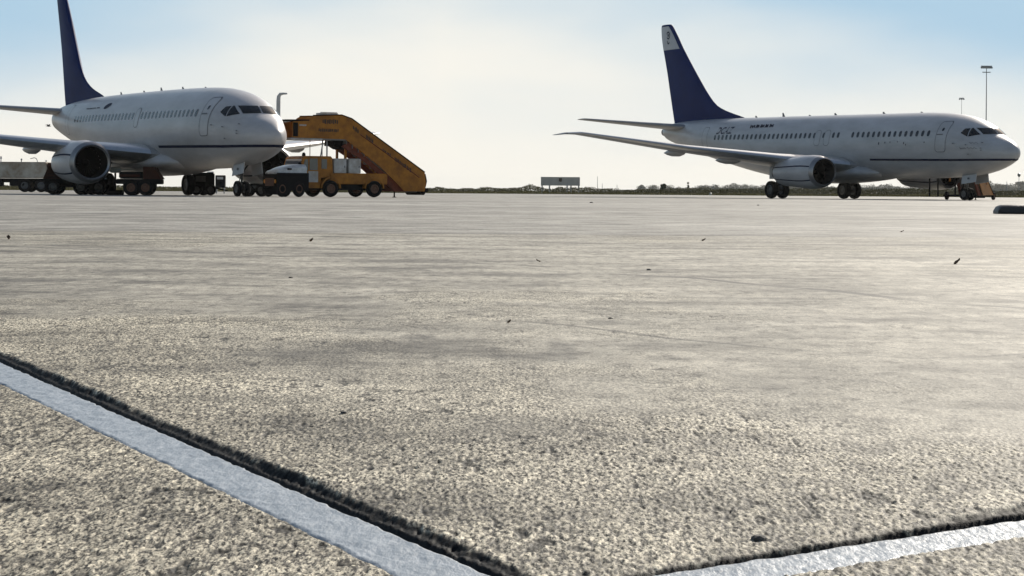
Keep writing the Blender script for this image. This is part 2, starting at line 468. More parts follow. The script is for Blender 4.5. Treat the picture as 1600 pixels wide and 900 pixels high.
stone = np.clip(0.22 + 0.60 * (dome1 * 0.7 + dome2 * 0.45) - pit * 0.5 + (id1 - 0.5) * 0.22 + (vnoise(xx * 90, yy * 50, 44) - .5) * .25, 0, 1)
stone = stone * amp + (1 - amp) * (0.53 + 0.22 * (id2 - 0.5) + 0.30 * (vnoise(xx * 30, yy * 8, 41) - 0.5))
near = grid_mesh('apron_surface', xx, yy, H, {'stone': stone, 'tar_shade': tar_shade, 'coarse': np.clip(0.22 + 0.78 * coarse, 0, 1)}, M['apron_near'])

# cracks and stains in the old surface
def seg_dist(pts, wob, seed):
    best = np.full(xx.shape, 9.0)
    wx = xx + (vnoise(xx * 2.5, yy * 1.2, seed) - .5) * wob; wy = yy + (vnoise(xx * 2.2, yy * 1.1, seed + 1) - .5) * wob
    for (ax_, ay_), (bx_, by_) in zip(pts[:-1], pts[1:]):
        dx, dy = bx_ - ax_, by_ - ay_
        t_ = np.clip(((wx - ax_) * dx + (wy - ay_) * dy) / (dx * dx + dy * dy), 0, 1)
        best = np.minimum(best, np.hypot(wx - ax_ - t_ * dx, wy - ay_ - t_ * dy))
    return best
crack = np.zeros(xx.shape)
for k_, (pp, wd_, st_) in enumerate([([(850, 425), (1060, 436), (1290, 456), (1500, 478), (1640, 486)], .030, .8), ([(-40, 384), (330, 396), (700, 412), (1100, 431)], .035, .55),
        ([(830, 512), (1010, 528), (1250, 552), (1450, 565), (1640, 560)], .014, .7), ([(640, 470), (900, 468), (1290, 470), (1630, 452)], .022, .35), ([(-30, 452), (130, 449), (420, 441), (560, 449)], .020, .5), ([(100, 520), (330, 508), (600, 524)], .010, .5),
        ([(1120, 352), (1640, 364)], .10, .6), ([(200, 346), (620, 352), (900, 348)], .08, .4), ([(760, 380), (1240, 392), (1640, 386)], .05, .4), ([(1180, 600), (1330, 622), (1640, 636)], .006, .5)]):
    d_ = seg_dist([px(*q) for q in pp], .18, 100 + k_)
    crack = np.maximum(crack, st_ * (1 - sstep(wd_ * .6, wd_ * 1.5, d_)) * sstep(.15, .45, vnoise(xx * 3.1, yy * 1.5, 120 + k_)))
for (cx_, cy_, rx_, ry_, st_) in [(430, 472, .42, .22, .30), (1020, 545, .35, .12, .16), (60, 440, .5, .25, .28), (1250, 500, .5, .2, .12), (260, 590, .18, .10, .18), (1450, 610, .35, .12, .2), (560, 400, .9, .5, .15), (1030, 385, 1.0, .4, .12)]:
    X_, Y_ = px(cx_, cy_)
    e_ = np.hypot((xx - X_) / rx_, (yy - Y_) / ry_) + (vnoise(xx * 5, yy * 4, 140) - .5) * .8 + (vnoise(xx * 22, yy * 14, 141) - .5) * .5
    crack = np.maximum(crack, st_ * (1 - sstep(.55, 1.05, e_)))
spots_ = sstep(.80, .90, vnoise(xx * 9, yy * 3.5, 150)) * sstep(.5, .8, vnoise(xx * 1.7, yy * .9, 151))
crack = np.maximum(crack, .45 * spots_ * sstep(3, 5, yy)) * (1 - inpaint) * (1 - tar_shade)
ca = near.data.attributes.new('crack', 'FLOAT', 'POINT'); ca.data.foreach_set('value', crack.astype(np.float32).ravel())
def ground_h(x, y):
    if y > 16.9: return 0.0
    i = int(np.argmin(abs(yy[:, 0] - y))); j = int(np.argmin(abs(xx[i] - x)))
    return float(H[i, max(0, j - 3):j + 4].mean())
# painted lines (thick worn thermoplastic, pale, with the sky's blue reflection put into the colour)
M['paint'] = mat('worn_line_paint_sky_tint', (0.37, 0.405, 0.445), 0.5, var=0.3, vscale=55, bump=0.2, bscale=120, vcol=(0.22, 0.255, 0.295), spec=0.25, stretch=(1, .35, 1))
def paint_line(dirv, nrm, length, name):
    ns, nw = 900, 40
    s_ = np.linspace(-0.02, length, ns)[:, None] * np.ones((1, nw))
    w_ = np.linspace(0, 1, nw)[None, :] * np.ones((ns, 1))
    e0 = 0.0015 + (vnoise(s_[:, :1] * 50, s_[:, :1] * 0, 51) - 0.5) * 0.004
    e1 = -0.079 + (vnoise(s_[:, :1] * 30, s_[:, :1] * 0, 52) - 0.5) * 0.005 + (vnoise(s_[:, :1] * 120, s_[:, :1] * 0, 55) - 0.5) * 0.002
    d_ = e0 + (e1 - e0) * w_
    X = C0[0] + dirv[0] * s_ + nrm[0] * d_; Y = C0[1] + dirv[1] * s_ + nrm[1] * d_
    Zp = 0.0043 + (vnoise(X * 45, Y * 45, 53) - 0.5) * 0.0016 + (vnoise(X * 160, Y * 160, 54) - 0.5) * 0.0008
    Zp[:, -2] -= 0.0010; Zp[:, 0] = 0.001; Zp[:, -1] = 0.0022
    return grid_mesh(name, X, Y, Zp, {}, M['paint'])
pl1 = paint_line((-nA[1], nA[0]), nA, 6.5, 'painted_line')
pl2 = paint_line((nB[1], -nB[0]), nB, 2.5, 'painted_line')
pl2.location.z = 0.0004

# ------------------------------------------------------------------ airliners
def interp(tab, s, k):
    xs = [r[0] for r in tab]; ys = [r[k] for r in tab]
    n = len(xs)
    if s <= xs[0]: return ys[0]
    if s >= xs[-1]: return ys[-1]
    i = next(j for j in range(n - 1) if xs[j + 1] >= s)
    h = xs[i + 1] - xs[i]
    def slope(j):
        if j == 0: return (ys[1] - ys[0]) / (xs[1] - xs[0])
        if j == n - 1: return (ys[-1] - ys[-2]) / (xs[-1] - xs[-2])
        a = (ys[j] - ys[j - 1]) / (xs[j] - xs[j - 1]); b = (ys[j + 1] - ys[j]) / (xs[j + 1] - xs[j])
        return 0.0 if a * b <= 0 else 2 * a * b / (a + b)
    t = (s - xs[i]) / h; a, b = slope(i) * h, slope(i + 1) * h
    return ys[i] * (2 * t**3 - 3 * t**2 + 1) + a * (t**3 - 2 * t**2 + t) + ys[i + 1] * (-2 * t**3 + 3 * t**2) + b * (t**3 - t**2)
NOSE = [(0.0, 2.74, 2.70, 0.02), (0.06, 2.95, 2.50, 0.20), (0.26, 3.15, 2.29, 0.43), (0.6, 3.38, 2.13, 0.69), (1.07, 3.58, 1.95, 0.95), (1.45, 3.71, 1.83, 1.12),
        (1.62, 3.79, 1.78, 1.19), (1.9, 4.02, 1.70, 1.29), (2.28, 4.27, 1.62, 1.42), (2.7, 4.47, 1.54, 1.54), (3.28, 4.69, 1.46, 1.66), (4.13, 4.92, 1.39, 1.78), (5.56, 5.13, 1.33, 1.86), (7.9, 5.25, 1.30, 1.88)]
TABR = NOSE + [(11.0, 5.29, 1.30, 1.88), (17.6, 5.37, 1.30, 1.88), (22.5, 5.43, 1.33, 1.88), (24.8, 5.45, 1.60, 1.87), (28.0, 5.49, 2.13, 1.78), (31.5, 5.50, 2.80, 1.47),
               (34.0, 5.47, 3.33, 1.10), (36.2, 5.38, 3.82, 0.74), (37.4, 5.24, 4.14, 0.50), (38.0, 5.02, 4.42, 0.27)]
TABL = NOSE + [(11.0, 5.31, 1.25, 1.88), (15.6, 5.35, 1.25, 1.88), (18.2, 5.36, 1.36, 1.88), (20.0, 5.36, 1.62, 1.86), (23.0, 5.35, 2.12, 1.74), (26.0, 5.27, 2.68, 1.44),
               (28.2, 5.15, 3.12, 1.08), (30.1, 4.98, 3.52, 0.70), (31.0, 4.82, 3.74, 0.48), (31.5, 4.60, 3.95, 0.26)]
class Skin:
    def __init__(s, tab): s.tab = tab; s.L = tab[-1][0]
    def dims(s, u):
        zt, zb, hw = interp(s.tab, u, 1), interp(s.tab, u, 2), interp(s.tab, u, 3)
        return zt, zb, hw, zb + 0.50 * (zt - zb)
    def pt(s, u, t, k=1.0):
        zt, zb, hw, zc = s.dims(u)
        c, sn = math.cos(t), math.sin(t)
        z = zc + (zt - zc) * c if c > 0 else zc + (zc - zb) * c
        return Vector((-u, hw * sn, z))
    def hwz(s, u, z):
        zt, zb, hw, zc = s.dims(u)
        q = (z - zc) / ((zt - zc) if z > zc else (zc - zb))
        return hw * math.sqrt(max(0.0, 1 - q * q))
    def on(s, u, z, side=-1, off=0.004):           # side -1: starboard
        p = Vector((-u, side * s.hwz(u, z), z))
        e = 0.02
        du = Vector((-e * 2, side * (s.hwz(u + e, z) - s.hwz(u - e, z)), 0))
        dz = Vector((0, side * (s.hwz(u, z + e) - s.hwz(u, z - e)), e * 2))
        n = du.cross(dz).normalized()
        if n.y * side < 0: n = -n
        return p + n * off
    def from_yz(s, y, z, off):
        lo, hi = 0.0, 5.0
        for _ in range(40):
            m = (lo + hi) / 2
            zt, zb, hw, zc = s.dims(m)
            if z < zt and s.hwz(m, z) >= abs(y): hi = m
            else: lo = m
        return hi
def rrect(a0, a1, b0, b1, r, n=4):
    pts = []
    for cx, cy, t0 in ((a1 - r, b1 - r, 0), (a0 + r, b1 - r, 90), (a0 + r, b0 + r, 180), (a1 - r, b0 + r, 270)):
        for k in range(n + 1):
            t = R(t0 + 90 * k / n); pts.append((cx + r * math.cos(t), cy + r * math.sin(t)))
    return pts
def skin_panel(sk, a0, a1, b0, b1, off, side=-1, r=0.1, na=4, nb=8):
    """filled rounded panel: grid rows in z, width shaped by the corner radius"""
    mb = MB(); vs = []
    for j in range(nb + 1):
        # denser rows at ends
        q = 0.5 - 0.5 * math.cos(math.pi * j / nb)
        z = b0 + (b1 - b0) * q
        d = min(z - b0, b1 - z)
        ins = r - math.sqrt(max(0, r * r - (r - d) ** 2)) if d < r else 0
        for i in range(na + 1):
            vs.append(sk.on(a0 + ins + (a1 - a0 - 2 * ins) * i / na, z, side, off))
    fs = [(j * (na + 1) + i, j * (na + 1) + i + 1, (j + 1) * (na + 1) + i + 1, (j + 1) * (na + 1) + i) for j in range(nb) for i in range(na)]
    return mb.add(vs, fs)
def skin_ring(sk, a0, a1, b0, b1, wd, off, side=-1, r=0.1):
    """thin closed band round a rounded rectangle, densified along the sides"""
    def dens(pts):
        o = []
        for i, p in enumerate(pts):
            q = pts[(i + 1) % len(pts)]
            L = math.hypot(q[0] - p[0], q[1] - p[1]); k = max(1, int(L / 0.15))
            for j in range(k): o.append((p[0] + (q[0] - p[0]) * j / k, p[1] + (q[1] - p[1]) * j / k))
        return o
    A = dens(rrect(a0, a1, b0, b1, r))
    ca, cb = (a0 + a1) / 2, (b0 + b1) / 2; ha, hb = (a1 - a0) / 2, (b1 - b0) / 2
    B = [(ca + (p[0] - ca) * (ha - wd) / ha, cb + (p[1] - cb) * (hb - wd) / hb) for p in A]
    n = len(A)
    vs = [sk.on(p[0], p[1], side, off) for p in A] + [sk.on(p[0], p[1], side, off) for p in B]
    return MB().add(vs, [(i, (i + 1) % n, (i + 1) % n + n, i + n) for i in range(n)])
def wheel(name, r, wd, x, y, z, parent, hub='hub'):
    mb = MB(); h = wd / 2
    mb.lathe([(-h * .70, r * .55), (-h, r * .70), (-h, r * .86), (-h * .72, r * .97), (0, r), (h * .72, r * .97), (h, r * .86), (h, r * .70), (h * .70, r * .55)], 'y', (x, y, z), 28, 0)
    mb.lathe([(-h * .70, r * .56), (-h * .80, r * .45), (-h * .45, r * .30), (-h * .6, r * .12), (-h * .6, .001)], 'y', (x, y, z), 20, 1)
    mb.lathe([(h * .70, r * .56), (h * .80, r * .45), (h * .45, r * .30), (h * .6, r * .12), (h * .6, .001)], 'y', (x, y, z), 20, 1)
    for k in range(6):
        t = k * math.pi / 3
        for sg in (-1, 1):
            mb.lathe([(0, r * .05), (sg * h * .18, r * .05), (sg * h * .18, .001)], 'y', (x + r * .3 * math.cos(t), y + sg * h * .45, z + r * .3 * math.sin(t)), 6, 1)
    return mb.build(name, [M['rubber'], M[hub]], parent, True)
def airfoil(u0, y, z, c, th, n=14, tw=0.0):
    pts = []
    def yt(q): return th / 0.2 * (0.2969 * math.sqrt(q) - 0.126 * q - 0.3516 * q * q + 0.2843 * q**3 - 0.1015 * q**4)
    xs = [0.5 - 0.5 * math.cos(math.pi * i / n) for i in range(n + 1)]
    for q in xs[::-1]: pts.append((-(u0 + q * c), y, z + c * yt(q) * 1.05 + 0.01 * c * math.sin(math.pi * q) - tw * q * c))
    for q in xs[1:-1]: pts.append((-(u0 + q * c), y, z - c * yt(q) * 0.95 - tw * q * c))
    return pts
def squiggle(sk, a0, a1, z, hgt, side, seed, rad=0.02):
    rr = random.Random(seed); mb = MB(); a = a0; sg = 1 if a1 > a0 else -1
    while (a1 - a) * sg > 0.15:
        ln = rr.uniform(0.35, 0.8); pts = []
        for k in range(14):
            q = k / 13
            pts.append(sk.on(a + sg * ln * q, z + hgt * (0.5 * math.sin(q * 18 + rr.random()) * (1 - 0.3 * q)), side, 0.012))
        mb.tube(pts, rad, 5); a += sg * (ln + rr.uniform(0.04, 0.12))
    return mb
def text_mesh(body, size, italic=0.25):
    cu = bpy.data.curves.new('t', 'FONT'); cu.body = body; cu.size = size; cu.shear = italic; cu.offset = 0.014; cu.space_character = 1.12; cu.resolution_u = 3
    o = bpy.data.objects.new('t', cu); COL.objects.link(o)
    dg = bpy.context.evaluated_depsgraph_get(); dg.update()
    me = bpy.data.meshes.new_from_object(o.evaluated_get(dg))
    vs = [v.co.copy() for v in me.vertices]; fs = [tuple(p.vertices) for p in me.polygons]
    bpy.data.objects.remove(o); bpy.data.meshes.remove(me); bpy.data.curves.remove(cu)
    return vs, fs

def airliner(P):
    sk = Skin(P['tab']); W = M[P['white']]; L = sk.L
    root = thing('airliner', (P['pos'][0], P['pos'][1], 0), -P['a'], P['label'], 'airliner', None)
    # fuselage
    mb = MB(); us = [0.0, 0.02, 0.06, 0.12, 0.2, 0.3, 0.45, 0.6, 0.8, 1.07, 1.3, 1.45, 1.62, 1.8, 2.0, 2.28, 2.6, 2.95, 3.3, 3.7, 4.13, 4.8, 5.6]
    u = 6.4
    while u < L * 0.62: us.append(u); u += 0.9
    while u < L - 0.05: us.append(u); u += 0.45
    us.append(L)
    n = 56
    mb.loft([[tuple(sk.pt(q, 2 * math.pi * k / n)) for k in range(n)] for q in us])
    fus = mb.build('fuselage', W, root, 'all')
    # tail cone exhaust
    zt, zb, hw, zc = sk.dims(L)
    MB().lathe([(0.06, hw * .96), (-0.22, hw * 0.86), (-0.22, hw * 0.55), (0.0, hw * 0.5)], 'x', (-L, 0, zc), 20, 0, False, (zt - zb) / 2 / hw).build('exhaust_outlet', M['dmetal'], fus, True)
    # radome seam and skin seams
    for u_ in (1.30, 6.2, P['seam']):
        rings = [[tuple(sk.pt(u_ + d, 2 * math.pi * k / n) + (sk.pt(u_, 2 * math.pi * k / n) - Vector((-u_, 0, sk.dims(u_)[3]))).normalized() * 0.0035) for k in range(n)] for d in (-0.008, 0.008)]
        MB().loft(rings, 0, False, False).build('skin_seam', M['seamg'], fus, True)
    # livery stripe round the nose
    for side in (-1, 1):
        mbs = MB(); vs = []; qs = [0.03, 0.06, 0.1, 0.16, 0.25] + [0.25 + 0.1 * k for k in range(1, 40)] + [4.4 + 0.25 * k for k in range(int((P['stripe_end'] - 4.4) / 0.25) + 1)]
        for q in qs:
            zc_ = P['stripe_z'](q)
            for dz in (-0.06, -0.02, 0.02, 0.06): vs.append(sk.on(q + (0.12 if q < 0.3 else 0) * 1.0, zc_ + dz, side, 0.009))
        mbs.add(vs, [(i * 4 + j, i * 4 + j + 1, (i + 1) * 4 + j + 1, (i + 1) * 4 + j) for i in range(len(qs) - 1) for j in range(3)])
        mbs.build('livery_stripe', M['darkblue'], fus, True)
    # cockpit panes
    def pane(fn, na, nb, side):
        vs = [fn(i / na, j / nb, side) for j in range(nb + 1) for i in range(na + 1)]
        return MB().add(vs, [(j * (na + 1) + i, j * (na + 1) + i + 1, (j + 1) * (na + 1) + i + 1, (j + 1) * (na + 1) + i) for j in range(nb) for i in range(na)])
    def front(a, b, side):
        y = 0.035 + a * 0.80; z = 3.83 - a * 0.03 + b * (0.35 + a * 0.03)
        q = sk.from_yz(y, z, 0)
        return Vector((-q + 0.012, side * (y + 0.005), z + 0.008))
    uF0, uF1 = sk.from_yz(0.90, 3.80, 0), sk.from_yz(0.90, 4.18, 0)
    def mid(a, b, side):
        ub = uF0 + 0.03 + a * (2.66 - uF0 - 0.03); ut = uF1 + 0.03 + a * (2.78 - uF1 - 0.03)
        u_ = ub + (ut - ub) * b; zb_ = 3.79 - 0.12 * a; zt_ = 4.18 - 0.01 * a
        return sk.on(u_, zb_ + (zt_ - zb_) * b, side, 0.010)
    def aft(a, b, side):
        ub = 2.72 + a * 0.52; ut = 2.84 + a * 0.28
        u_ = ub + (ut - ub) * b; zb_ = 3.67 + 0.22 * a; zt_ = 4.165 - 0.02 * a
        return sk.on(u_, zb_ + (zt_ - zb_) * b, side, 0.010)
    for side in (-1, 1):
        pane(front, 6, 4, side).build('cockpit_window', M['glass'], root, True)
        pane(mid, 5, 4, side).build('cockpit_window', M['glass'], root, True)
        pane(aft, 5, 4, side).build('cockpit_window', M['glass'], root, True)
    # doors
    def door(a0, a1, z0, z1, kind='door', r=0.16, win=True, wd=0.035):
        d = skin_panel(sk, a0, a1, z0, z1, 0.010, -1, r).build(kind, W, root, True)
        skin_ring(sk, a0 - wd, a1 + wd, z0 - wd, z1 + wd, wd, 0.013, -1, r + wd).build('door_seal', M['line'], d, True)
        if win:
            cu, cz = (a0 + a1) / 2, z0 + (z1 - z0) * 0.68
            skin_panel(sk, cu - 0.09, cu + 0.09, cz, cz + 0.2, 0.016, -1, 0.07, 3, 5).build('door_window', M['cabin_glass'], d, True)
            skin_panel(sk, a0 + 0.30, a1 - 0.02, cz - 0.22, cz - 0.16, 0.016, -1, 0.02, 3, 3).build('door_handle', M['line'], d, True)
        return d
    for dd in P['doors']: door(*dd)
    # cabin windows: one proud rounded pane each, mesh shared where the skin is the same
    for a0, a1 in P['wins']:
        k = int(round((a1 - a0) / 0.508)); st = (a1 - a0) / k
        for i in range(k + 1):
            u_ = a0 + i * st; z = 3.92 + P['winslope'] * (u_ - 6)
            skin_panel(sk, u_ - 0.125, u_ + 0.125, z - 0.18, z + 0.18, 0.006, -1, 0.11, 3, 6).build('cabin_window', M['cabin_glass'], root, True)
    # wings
    for side in (-1, 1):
        rings = [airfoil(u0, side * y, z, c, th, 14, tw) for y, u0, z, c, th, tw in P['wing']]
        wg = MB().loft(rings).build('wing', M['greyw'], root, True)
        ler = []
        for r_ in rings:
            nn_ = 14; ids = list(range(nn_ - 4, nn_ + 4)); cen = Vector(r_[nn_ - 5 + 1]); cen = (Vector(r_[nn_ - 4]) + Vector(r_[nn_ + 3])) / 2
            ler.append([tuple(Vector(r_[q]) + (Vector(r_[q]) - cen).normalized() * .008) for q in ids])
        MB().loft(ler[1:-1], 0, False, False, False).build('leading_edge', M['metal'], wg, True)
        for (y, ln, rad, u0, z) in P['canoes']:
            pr = [(0, 0.02), (-0.10 * ln, rad * .6), (-0.3 * ln, rad), (-0.6 * ln, rad * .95), (-0.85 * ln, rad * .55), (-ln, 0.02)]
            MB().lathe(pr, 'x', (-u0, side * y, z), 14, 0, True, 1.35).build('flap_fairing', M['greyw'], wg, True)
        # engine
        ex, ey, ez, el = P['eng']; ey *= side
        rs = [(0.0, 0.835), (-0.03, 0.875), (-0.10, 0.925), (-0.28, 0.985), (-0.6, 1.04), (-1.1, 1.075), (-1.7, 1.06), (-2.4, 1.0), (-el + 0.5, 0.90), (-el, 0.80)]
        def ring(a, r, flat=0.93, nn=40):
            o = []
            for k in range(nn):
                t = 2 * math.pi * k / nn; q = r * math.sin(t)
                if q < 0: q *= flat
                o.append((-ex + a, ey + r * math.cos(t) * 1.02, ez + q))
            return o
        ES = P.get('esc', 1.0); rs = [(a, r * ES) for a, r in rs]
        nac = MB().loft([ring(a, r) for a, r in rs[3:]] + [ring(-el, 0.77)], 0, False, False).build('engine', W, root, True)
        lip = [ring(-0.55, 0.76), ring(-0.25, 0.775), ring(-0.08, 0.80)] + [ring(a, r) for a, r in rs[:4]]
        MB().loft(lip[2:], 0, False, False).build('inlet_lip', M['lip'], nac, True)
        MB().loft([ring(-0.08, 0.80), ring(-0.25, 0.775), ring(-0.55, 0.76), ring(-1.05, 0.77)], 0, False, False).build('inlet_duct', M['duct'], nac, True)
        mf = MB()
        for k in range(24):
            t0 = 2 * math.pi * k / 24; t1 = t0 + 0.20
            vs = []
            for r_ in (0.2, 0.48, 0.76):
                for tt_, dx in ((t0, 0.05), (t1, -0.08)):
                    vs.append((-ex - 0.92 + dx, ey + r_ * math.cos(tt_), ez + r_ * math.sin(tt_)))
            mf.add(vs, [(0, 1, 3, 2), (2, 3, 5, 4)])
        mf.lathe([(-1.04, 0.77), (-1.04, 0.001)], 'x', (-ex, ey, ez), 24)
        mf.build('fan', M['fan'], nac, True)
        MB().lathe([(-0.62, 0.005), (-0.68, 0.08), (-0.80, 0.16), (-0.95, 0.21)], 'x', (-ex, ey, ez), 20).build('spinner', M['fan'], nac, True)
        MB().lathe([(-el + 0.3, 0.74), (-el - 0.1, 0.60), (-el - 0.65, 0.46), (-el - 0.62, 0.40), (-el - 0.3, 0.42)], 'x', (-ex, ey, ez), 24).build('exhaust_nozzle', M['dmetal'], nac, True)
        MB().lathe([(-el - 0.2, 0.36), (-el - 0.7, 0.26), (-el - 1.1, 0.02)], 'x', (-ex, ey, ez), 16).build('exhaust_cone', M['dmetal'], nac, True)
        # stripe band on nacelle, following its surface
        for tb, sgn in ((0.36, 1), (math.pi - 0.36, 1), (-0.55, 1), (math.pi + 0.55, 1)):
            vs = []; pr_ = rs[3:]
            for a, r in pr_:
                for dt in (-0.04, 0.04):
                    t = tb + dt; q = (r + 0.006) * math.sin(t); q = q * 0.93 if q < 0 else q
                    vs.append((-ex + a, ey + (r + 0.006) * math.cos(t) * 1.02, ez + q))
            MB().add(vs, [(2 * i, 2 * i + 1, 2 * i + 3, 2 * i + 2) for i in range(len(pr_) - 1)]).build('livery_stripe', M['darkblue'], nac, True)
        # pylon
        zw = P['pylz']
        MB().loft([[(-ex - 1.1, ey - .04, ez + .98), (-ex - 1.1, ey + .04, ez + .98), (-ex - el - .3, ey + .08, ez + .42), (-ex - el - .3, ey - .08, ez + .42)],
                   [(-ex - 1.3, ey - .04, ez + 1.06), (-ex - 1.3, ey + .04, ez + 1.06), (-ex - el - .9, ey + .12, zw), (-ex - el - .9, ey - .12, zw)],
                   [(-ex - 2.6, ey - .08, zw + 0.05), (-ex - 2.6, ey + .08, zw + 0.05), (-ex - el - 1.4, ey + .12, zw + 0.02), (-ex - el - 1.4, ey - .12, zw + 0.02)]]).build('pylon', W, root, True)
        # horizontal stabiliser
        y0, u0, z0, c0, y1, u1, z1, c1 = P['stab']
        MB().loft([airfoil(u0, side * y0, z0, c0, .10), airfoil(u1, side * y1, z1, c1, .09), airfoil(u1 + .25, side * (y1 + .15), z1 + .02, c1 * .6, .05)]).build('stabiliser', M['greyw'], root, True)
        # main landing gear
        gx, gy = P['gear'], P['track'] / 2 * side
        mg = MB()
        mg.tube([(-gx, gy, 0.56), (-gx, gy, 1.25)], 0.085, 10).tube([(-gx, gy, 1.2), (-gx + 0.05, gy, 2.35)], 0.13, 10)
        mg.tube([(-gx, gy - .43, 0.565), (-gx, gy + .43, 0.565)], 0.08, 8).tube([(-gx, gy, 1.5), (-gx, gy - side * 1.5, 1.9)], 0.06, 8)
        mg.tube([(-gx + .12, gy, 1.15), (-gx + .34, gy, 0.95), (-gx + .1, gy, 0.7)], 0.03, 6)
        g = mg.build('landing_gear', M['strut'], root, True)
        for sgn in (-1, 1): wheel('wheel', 0.565, 0.40, -gx, gy + sgn * 0.43, 0.565, g)
        MB().box(-gx - .42, -gx + .38, gy + side * .30 - .02, gy + side * .30 + .02, 1.25, 2.15, 0, 0.01).build('gear_door', W, g, True)
    # wing to body fairing
    f0, f1 = P['fair']; rings = []
    for k in range(15):
        q = k / 14; u_ = f0 + (f1 - f0) * q; sw = math.sin(math.pi * q) ** 0.45
        rings.append([(-u_, (1.15 + 1.0 * sw) * math.cos(t), 1.62 + (0.2 + 0.38 * sw) * math.sin(t) * (1.6 if math.sin(t) > 0 else 0.75 + 0.35 * sw)) for t in [2 * math.pi * j / 32 for j in range(32)]])
    MB().loft(rings).build('wing_fairing', W, root, 'all')
    # fin with dorsal fillet
    def le(z): return interp([(a, b) for a, b in P['fle']], z, 1)
    def te(z): return interp([(a, b) for a, b in P['fte']], z, 1)
    zs = P['fz']; rings = []
    def half_t(z): return 0.05 + 0.18 * min(1, max(0, (z - 5.6) / 1.8)) * (1 - 0.055 * (z - 7.2) / 1.0 if z > 7.2 else 1)
    def fin_y(u_, z):
        a, b = le(z), te(z); q = min(1, max(0, (u_ - a) / (b - a)))
        th = half_t(z); 
        return th * (math.sin(math.pi * min(1, q * 1.0) ** 0.62)) ** 0.8 if 0 < q < 1 else 0.0
    for z in zs:
        a, b = le(z), te(z); qs_ = [0.5 - 0.5 * math.cos(math.pi * i / 14) for i in range(15)]
        ring = [(-(a + (b - a) * q), fin_y(a + (b - a) * q, z), z) for q in qs_[::-1]] + [(-(a + (b - a) * q), -fin_y(a + (b - a) * q, z), z) for q in qs_[1:-1]]
        rings.append(ring)
    fin = MB().loft(rings).build('tail_fin', M['navy'], root, True)
    # rudder gap line
    if P.get('tip'):
        zt0, zt1 = P['tip']
        for side in (-1, 1):
            vs = []; na, nb = 8, 5
            for j in range(nb + 1):
                z = zt0 + (zt1 - zt0) * j / nb
                for i in range(na + 1):
                    a = le(z) + 0.30; b = te(z) - 0.01; u_ = a + (b - a) * i / na
                    vs.append((-u_, side * (fin_y(u_, z) + 0.008), z))
            tp = MB().add(vs, [(j * (na + 1) + i, j * (na + 1) + i + 1, (j + 1) * (na + 1) + i + 1, (j + 1) * (na + 1) + i) for j in range(nb) for i in range(na)]).build('tail_panel', M['tipgrey'], fin, True)
        # dark winged emblem on the pale panel (starboard)
        em = MB()
        def fp(u_, z): return (-u_, -(fin_y(u_, z) + 0.022), z)
        cu, cz = 37.42, 11.75
        for r0, r1, t0, t1, dz in ((0.20, 0.29, 20, 330, 0.0), (0.02, 0.11, 0, 359, 0.0), (0.12, 0.22, 200, 380, -0.33)):
            kk = 18; vs = []
            for k in range(kk + 1):
                t = R(t0 + (t1 - t0) * k / kk)
                for rr in (r0, r1): vs.append(fp(cu + rr * math.cos(t) * 0.9, cz + dz * 1.3 + rr * math.sin(t)))
            em.add(vs, [(2 * k, 2 * k + 1, 2 * k + 3, 2 * k + 2) for k in range(kk)])
        em.build('emblem', M['darkblue'], fin)
    # nose gear
    nx = P['nosegear']
    mg = MB().tube([(-nx, 0, .37), (-nx + .03, 0, 1.0)], 0.055, 10).tube([(-nx + .02, 0, .95), (-nx + .08, 0, 1.6)], 0.085, 10)
    mg.tube([(-nx, -.24, .37), (-nx, .24, .37)], 0.05, 8).tube([(-nx + .05, 0, 1.1), (-nx + .8, 0, 1.5)], 0.04, 8).tube([(-nx - .1, 0, .95), (-nx - .26, 0, .75), (-nx - .05, 0, .5)], 0.025, 6)
    g = mg.build('nose_gear', M['strut'], root, True)
    for sgn in (-1, 1): wheel('wheel', 0.37, 0.20, -nx, sgn * 0.20, 0.37, g)
    for sgn in (-1, 1):
        d = MB().add([(-nx + .10, sgn * .42, 1.50), (-nx + 1.35, sgn * .40, 1.62), (-nx + 1.35, sgn * .47, 1.08), (-nx + .10, sgn * .50, 0.95),
                  (-nx + .10, sgn * .45, 1.50), (-nx + 1.35, sgn * .43, 1.62), (-nx + 1.35, sgn * .50, 1.08), (-nx + .10, sgn * .53, 0.95)],
                 [(0, 1, 2, 3), (7, 6, 5, 4), (0, 4, 5, 1), (1, 5, 6, 2), (2, 6, 7, 3), (3, 7, 4, 0)]).build('gear_door', W, g)
        MB().box(-nx + .62, -nx + .80, sgn * .508 - .004, sgn * .508 + .004, 1.22, 1.34).build('door_number', M['line'], d)
    # antennas, probes, wiper line
    for u_, hh in P['ants']:
        zt = sk.dims(u_)[0]
        MB().loft([[(-u_ + .14, -.01, zt - .02), (-u_ + .14, .01, zt - .02), (-u_ - .16, .01, zt - .02), (-u_ - .16, -.01, zt - .02)],
                   [(-u_ - .06, -.005, zt + hh), (-u_ - .06, .005, zt + hh), (-u_ - .18, .005, zt + hh), (-u_ - .18, -.005, zt + hh)]]).build('antenna', M['line'], root)
    for u_, z in ((1.75, 3.32), (1.75, 3.0), (1.72, 2.88), (2.7, 3.2), (2.55, 2.66), (3.6, 3.3)):
        p = sk.on(u_, z, -1, 0.0)
        MB().tube([p, p + Vector((0.02, -0.07, 0)), p + Vector((0.16, -0.09, 0))], 0.02, 6).build('probe', M['line'], root)
    for seed, a0, a1, z, hg in P['script']:
        squiggle(sk, a0, a1, z, hg, -1, seed, 0.024).build('livery_lettering', M['darkblue'], fus)
    for seed, a0, a1, z, hg, rd in P.get('marks', []):
        squiggle(sk, a0, a1, z, hg, -1, seed, rd).build('scuff_mark', M['line'], fus)
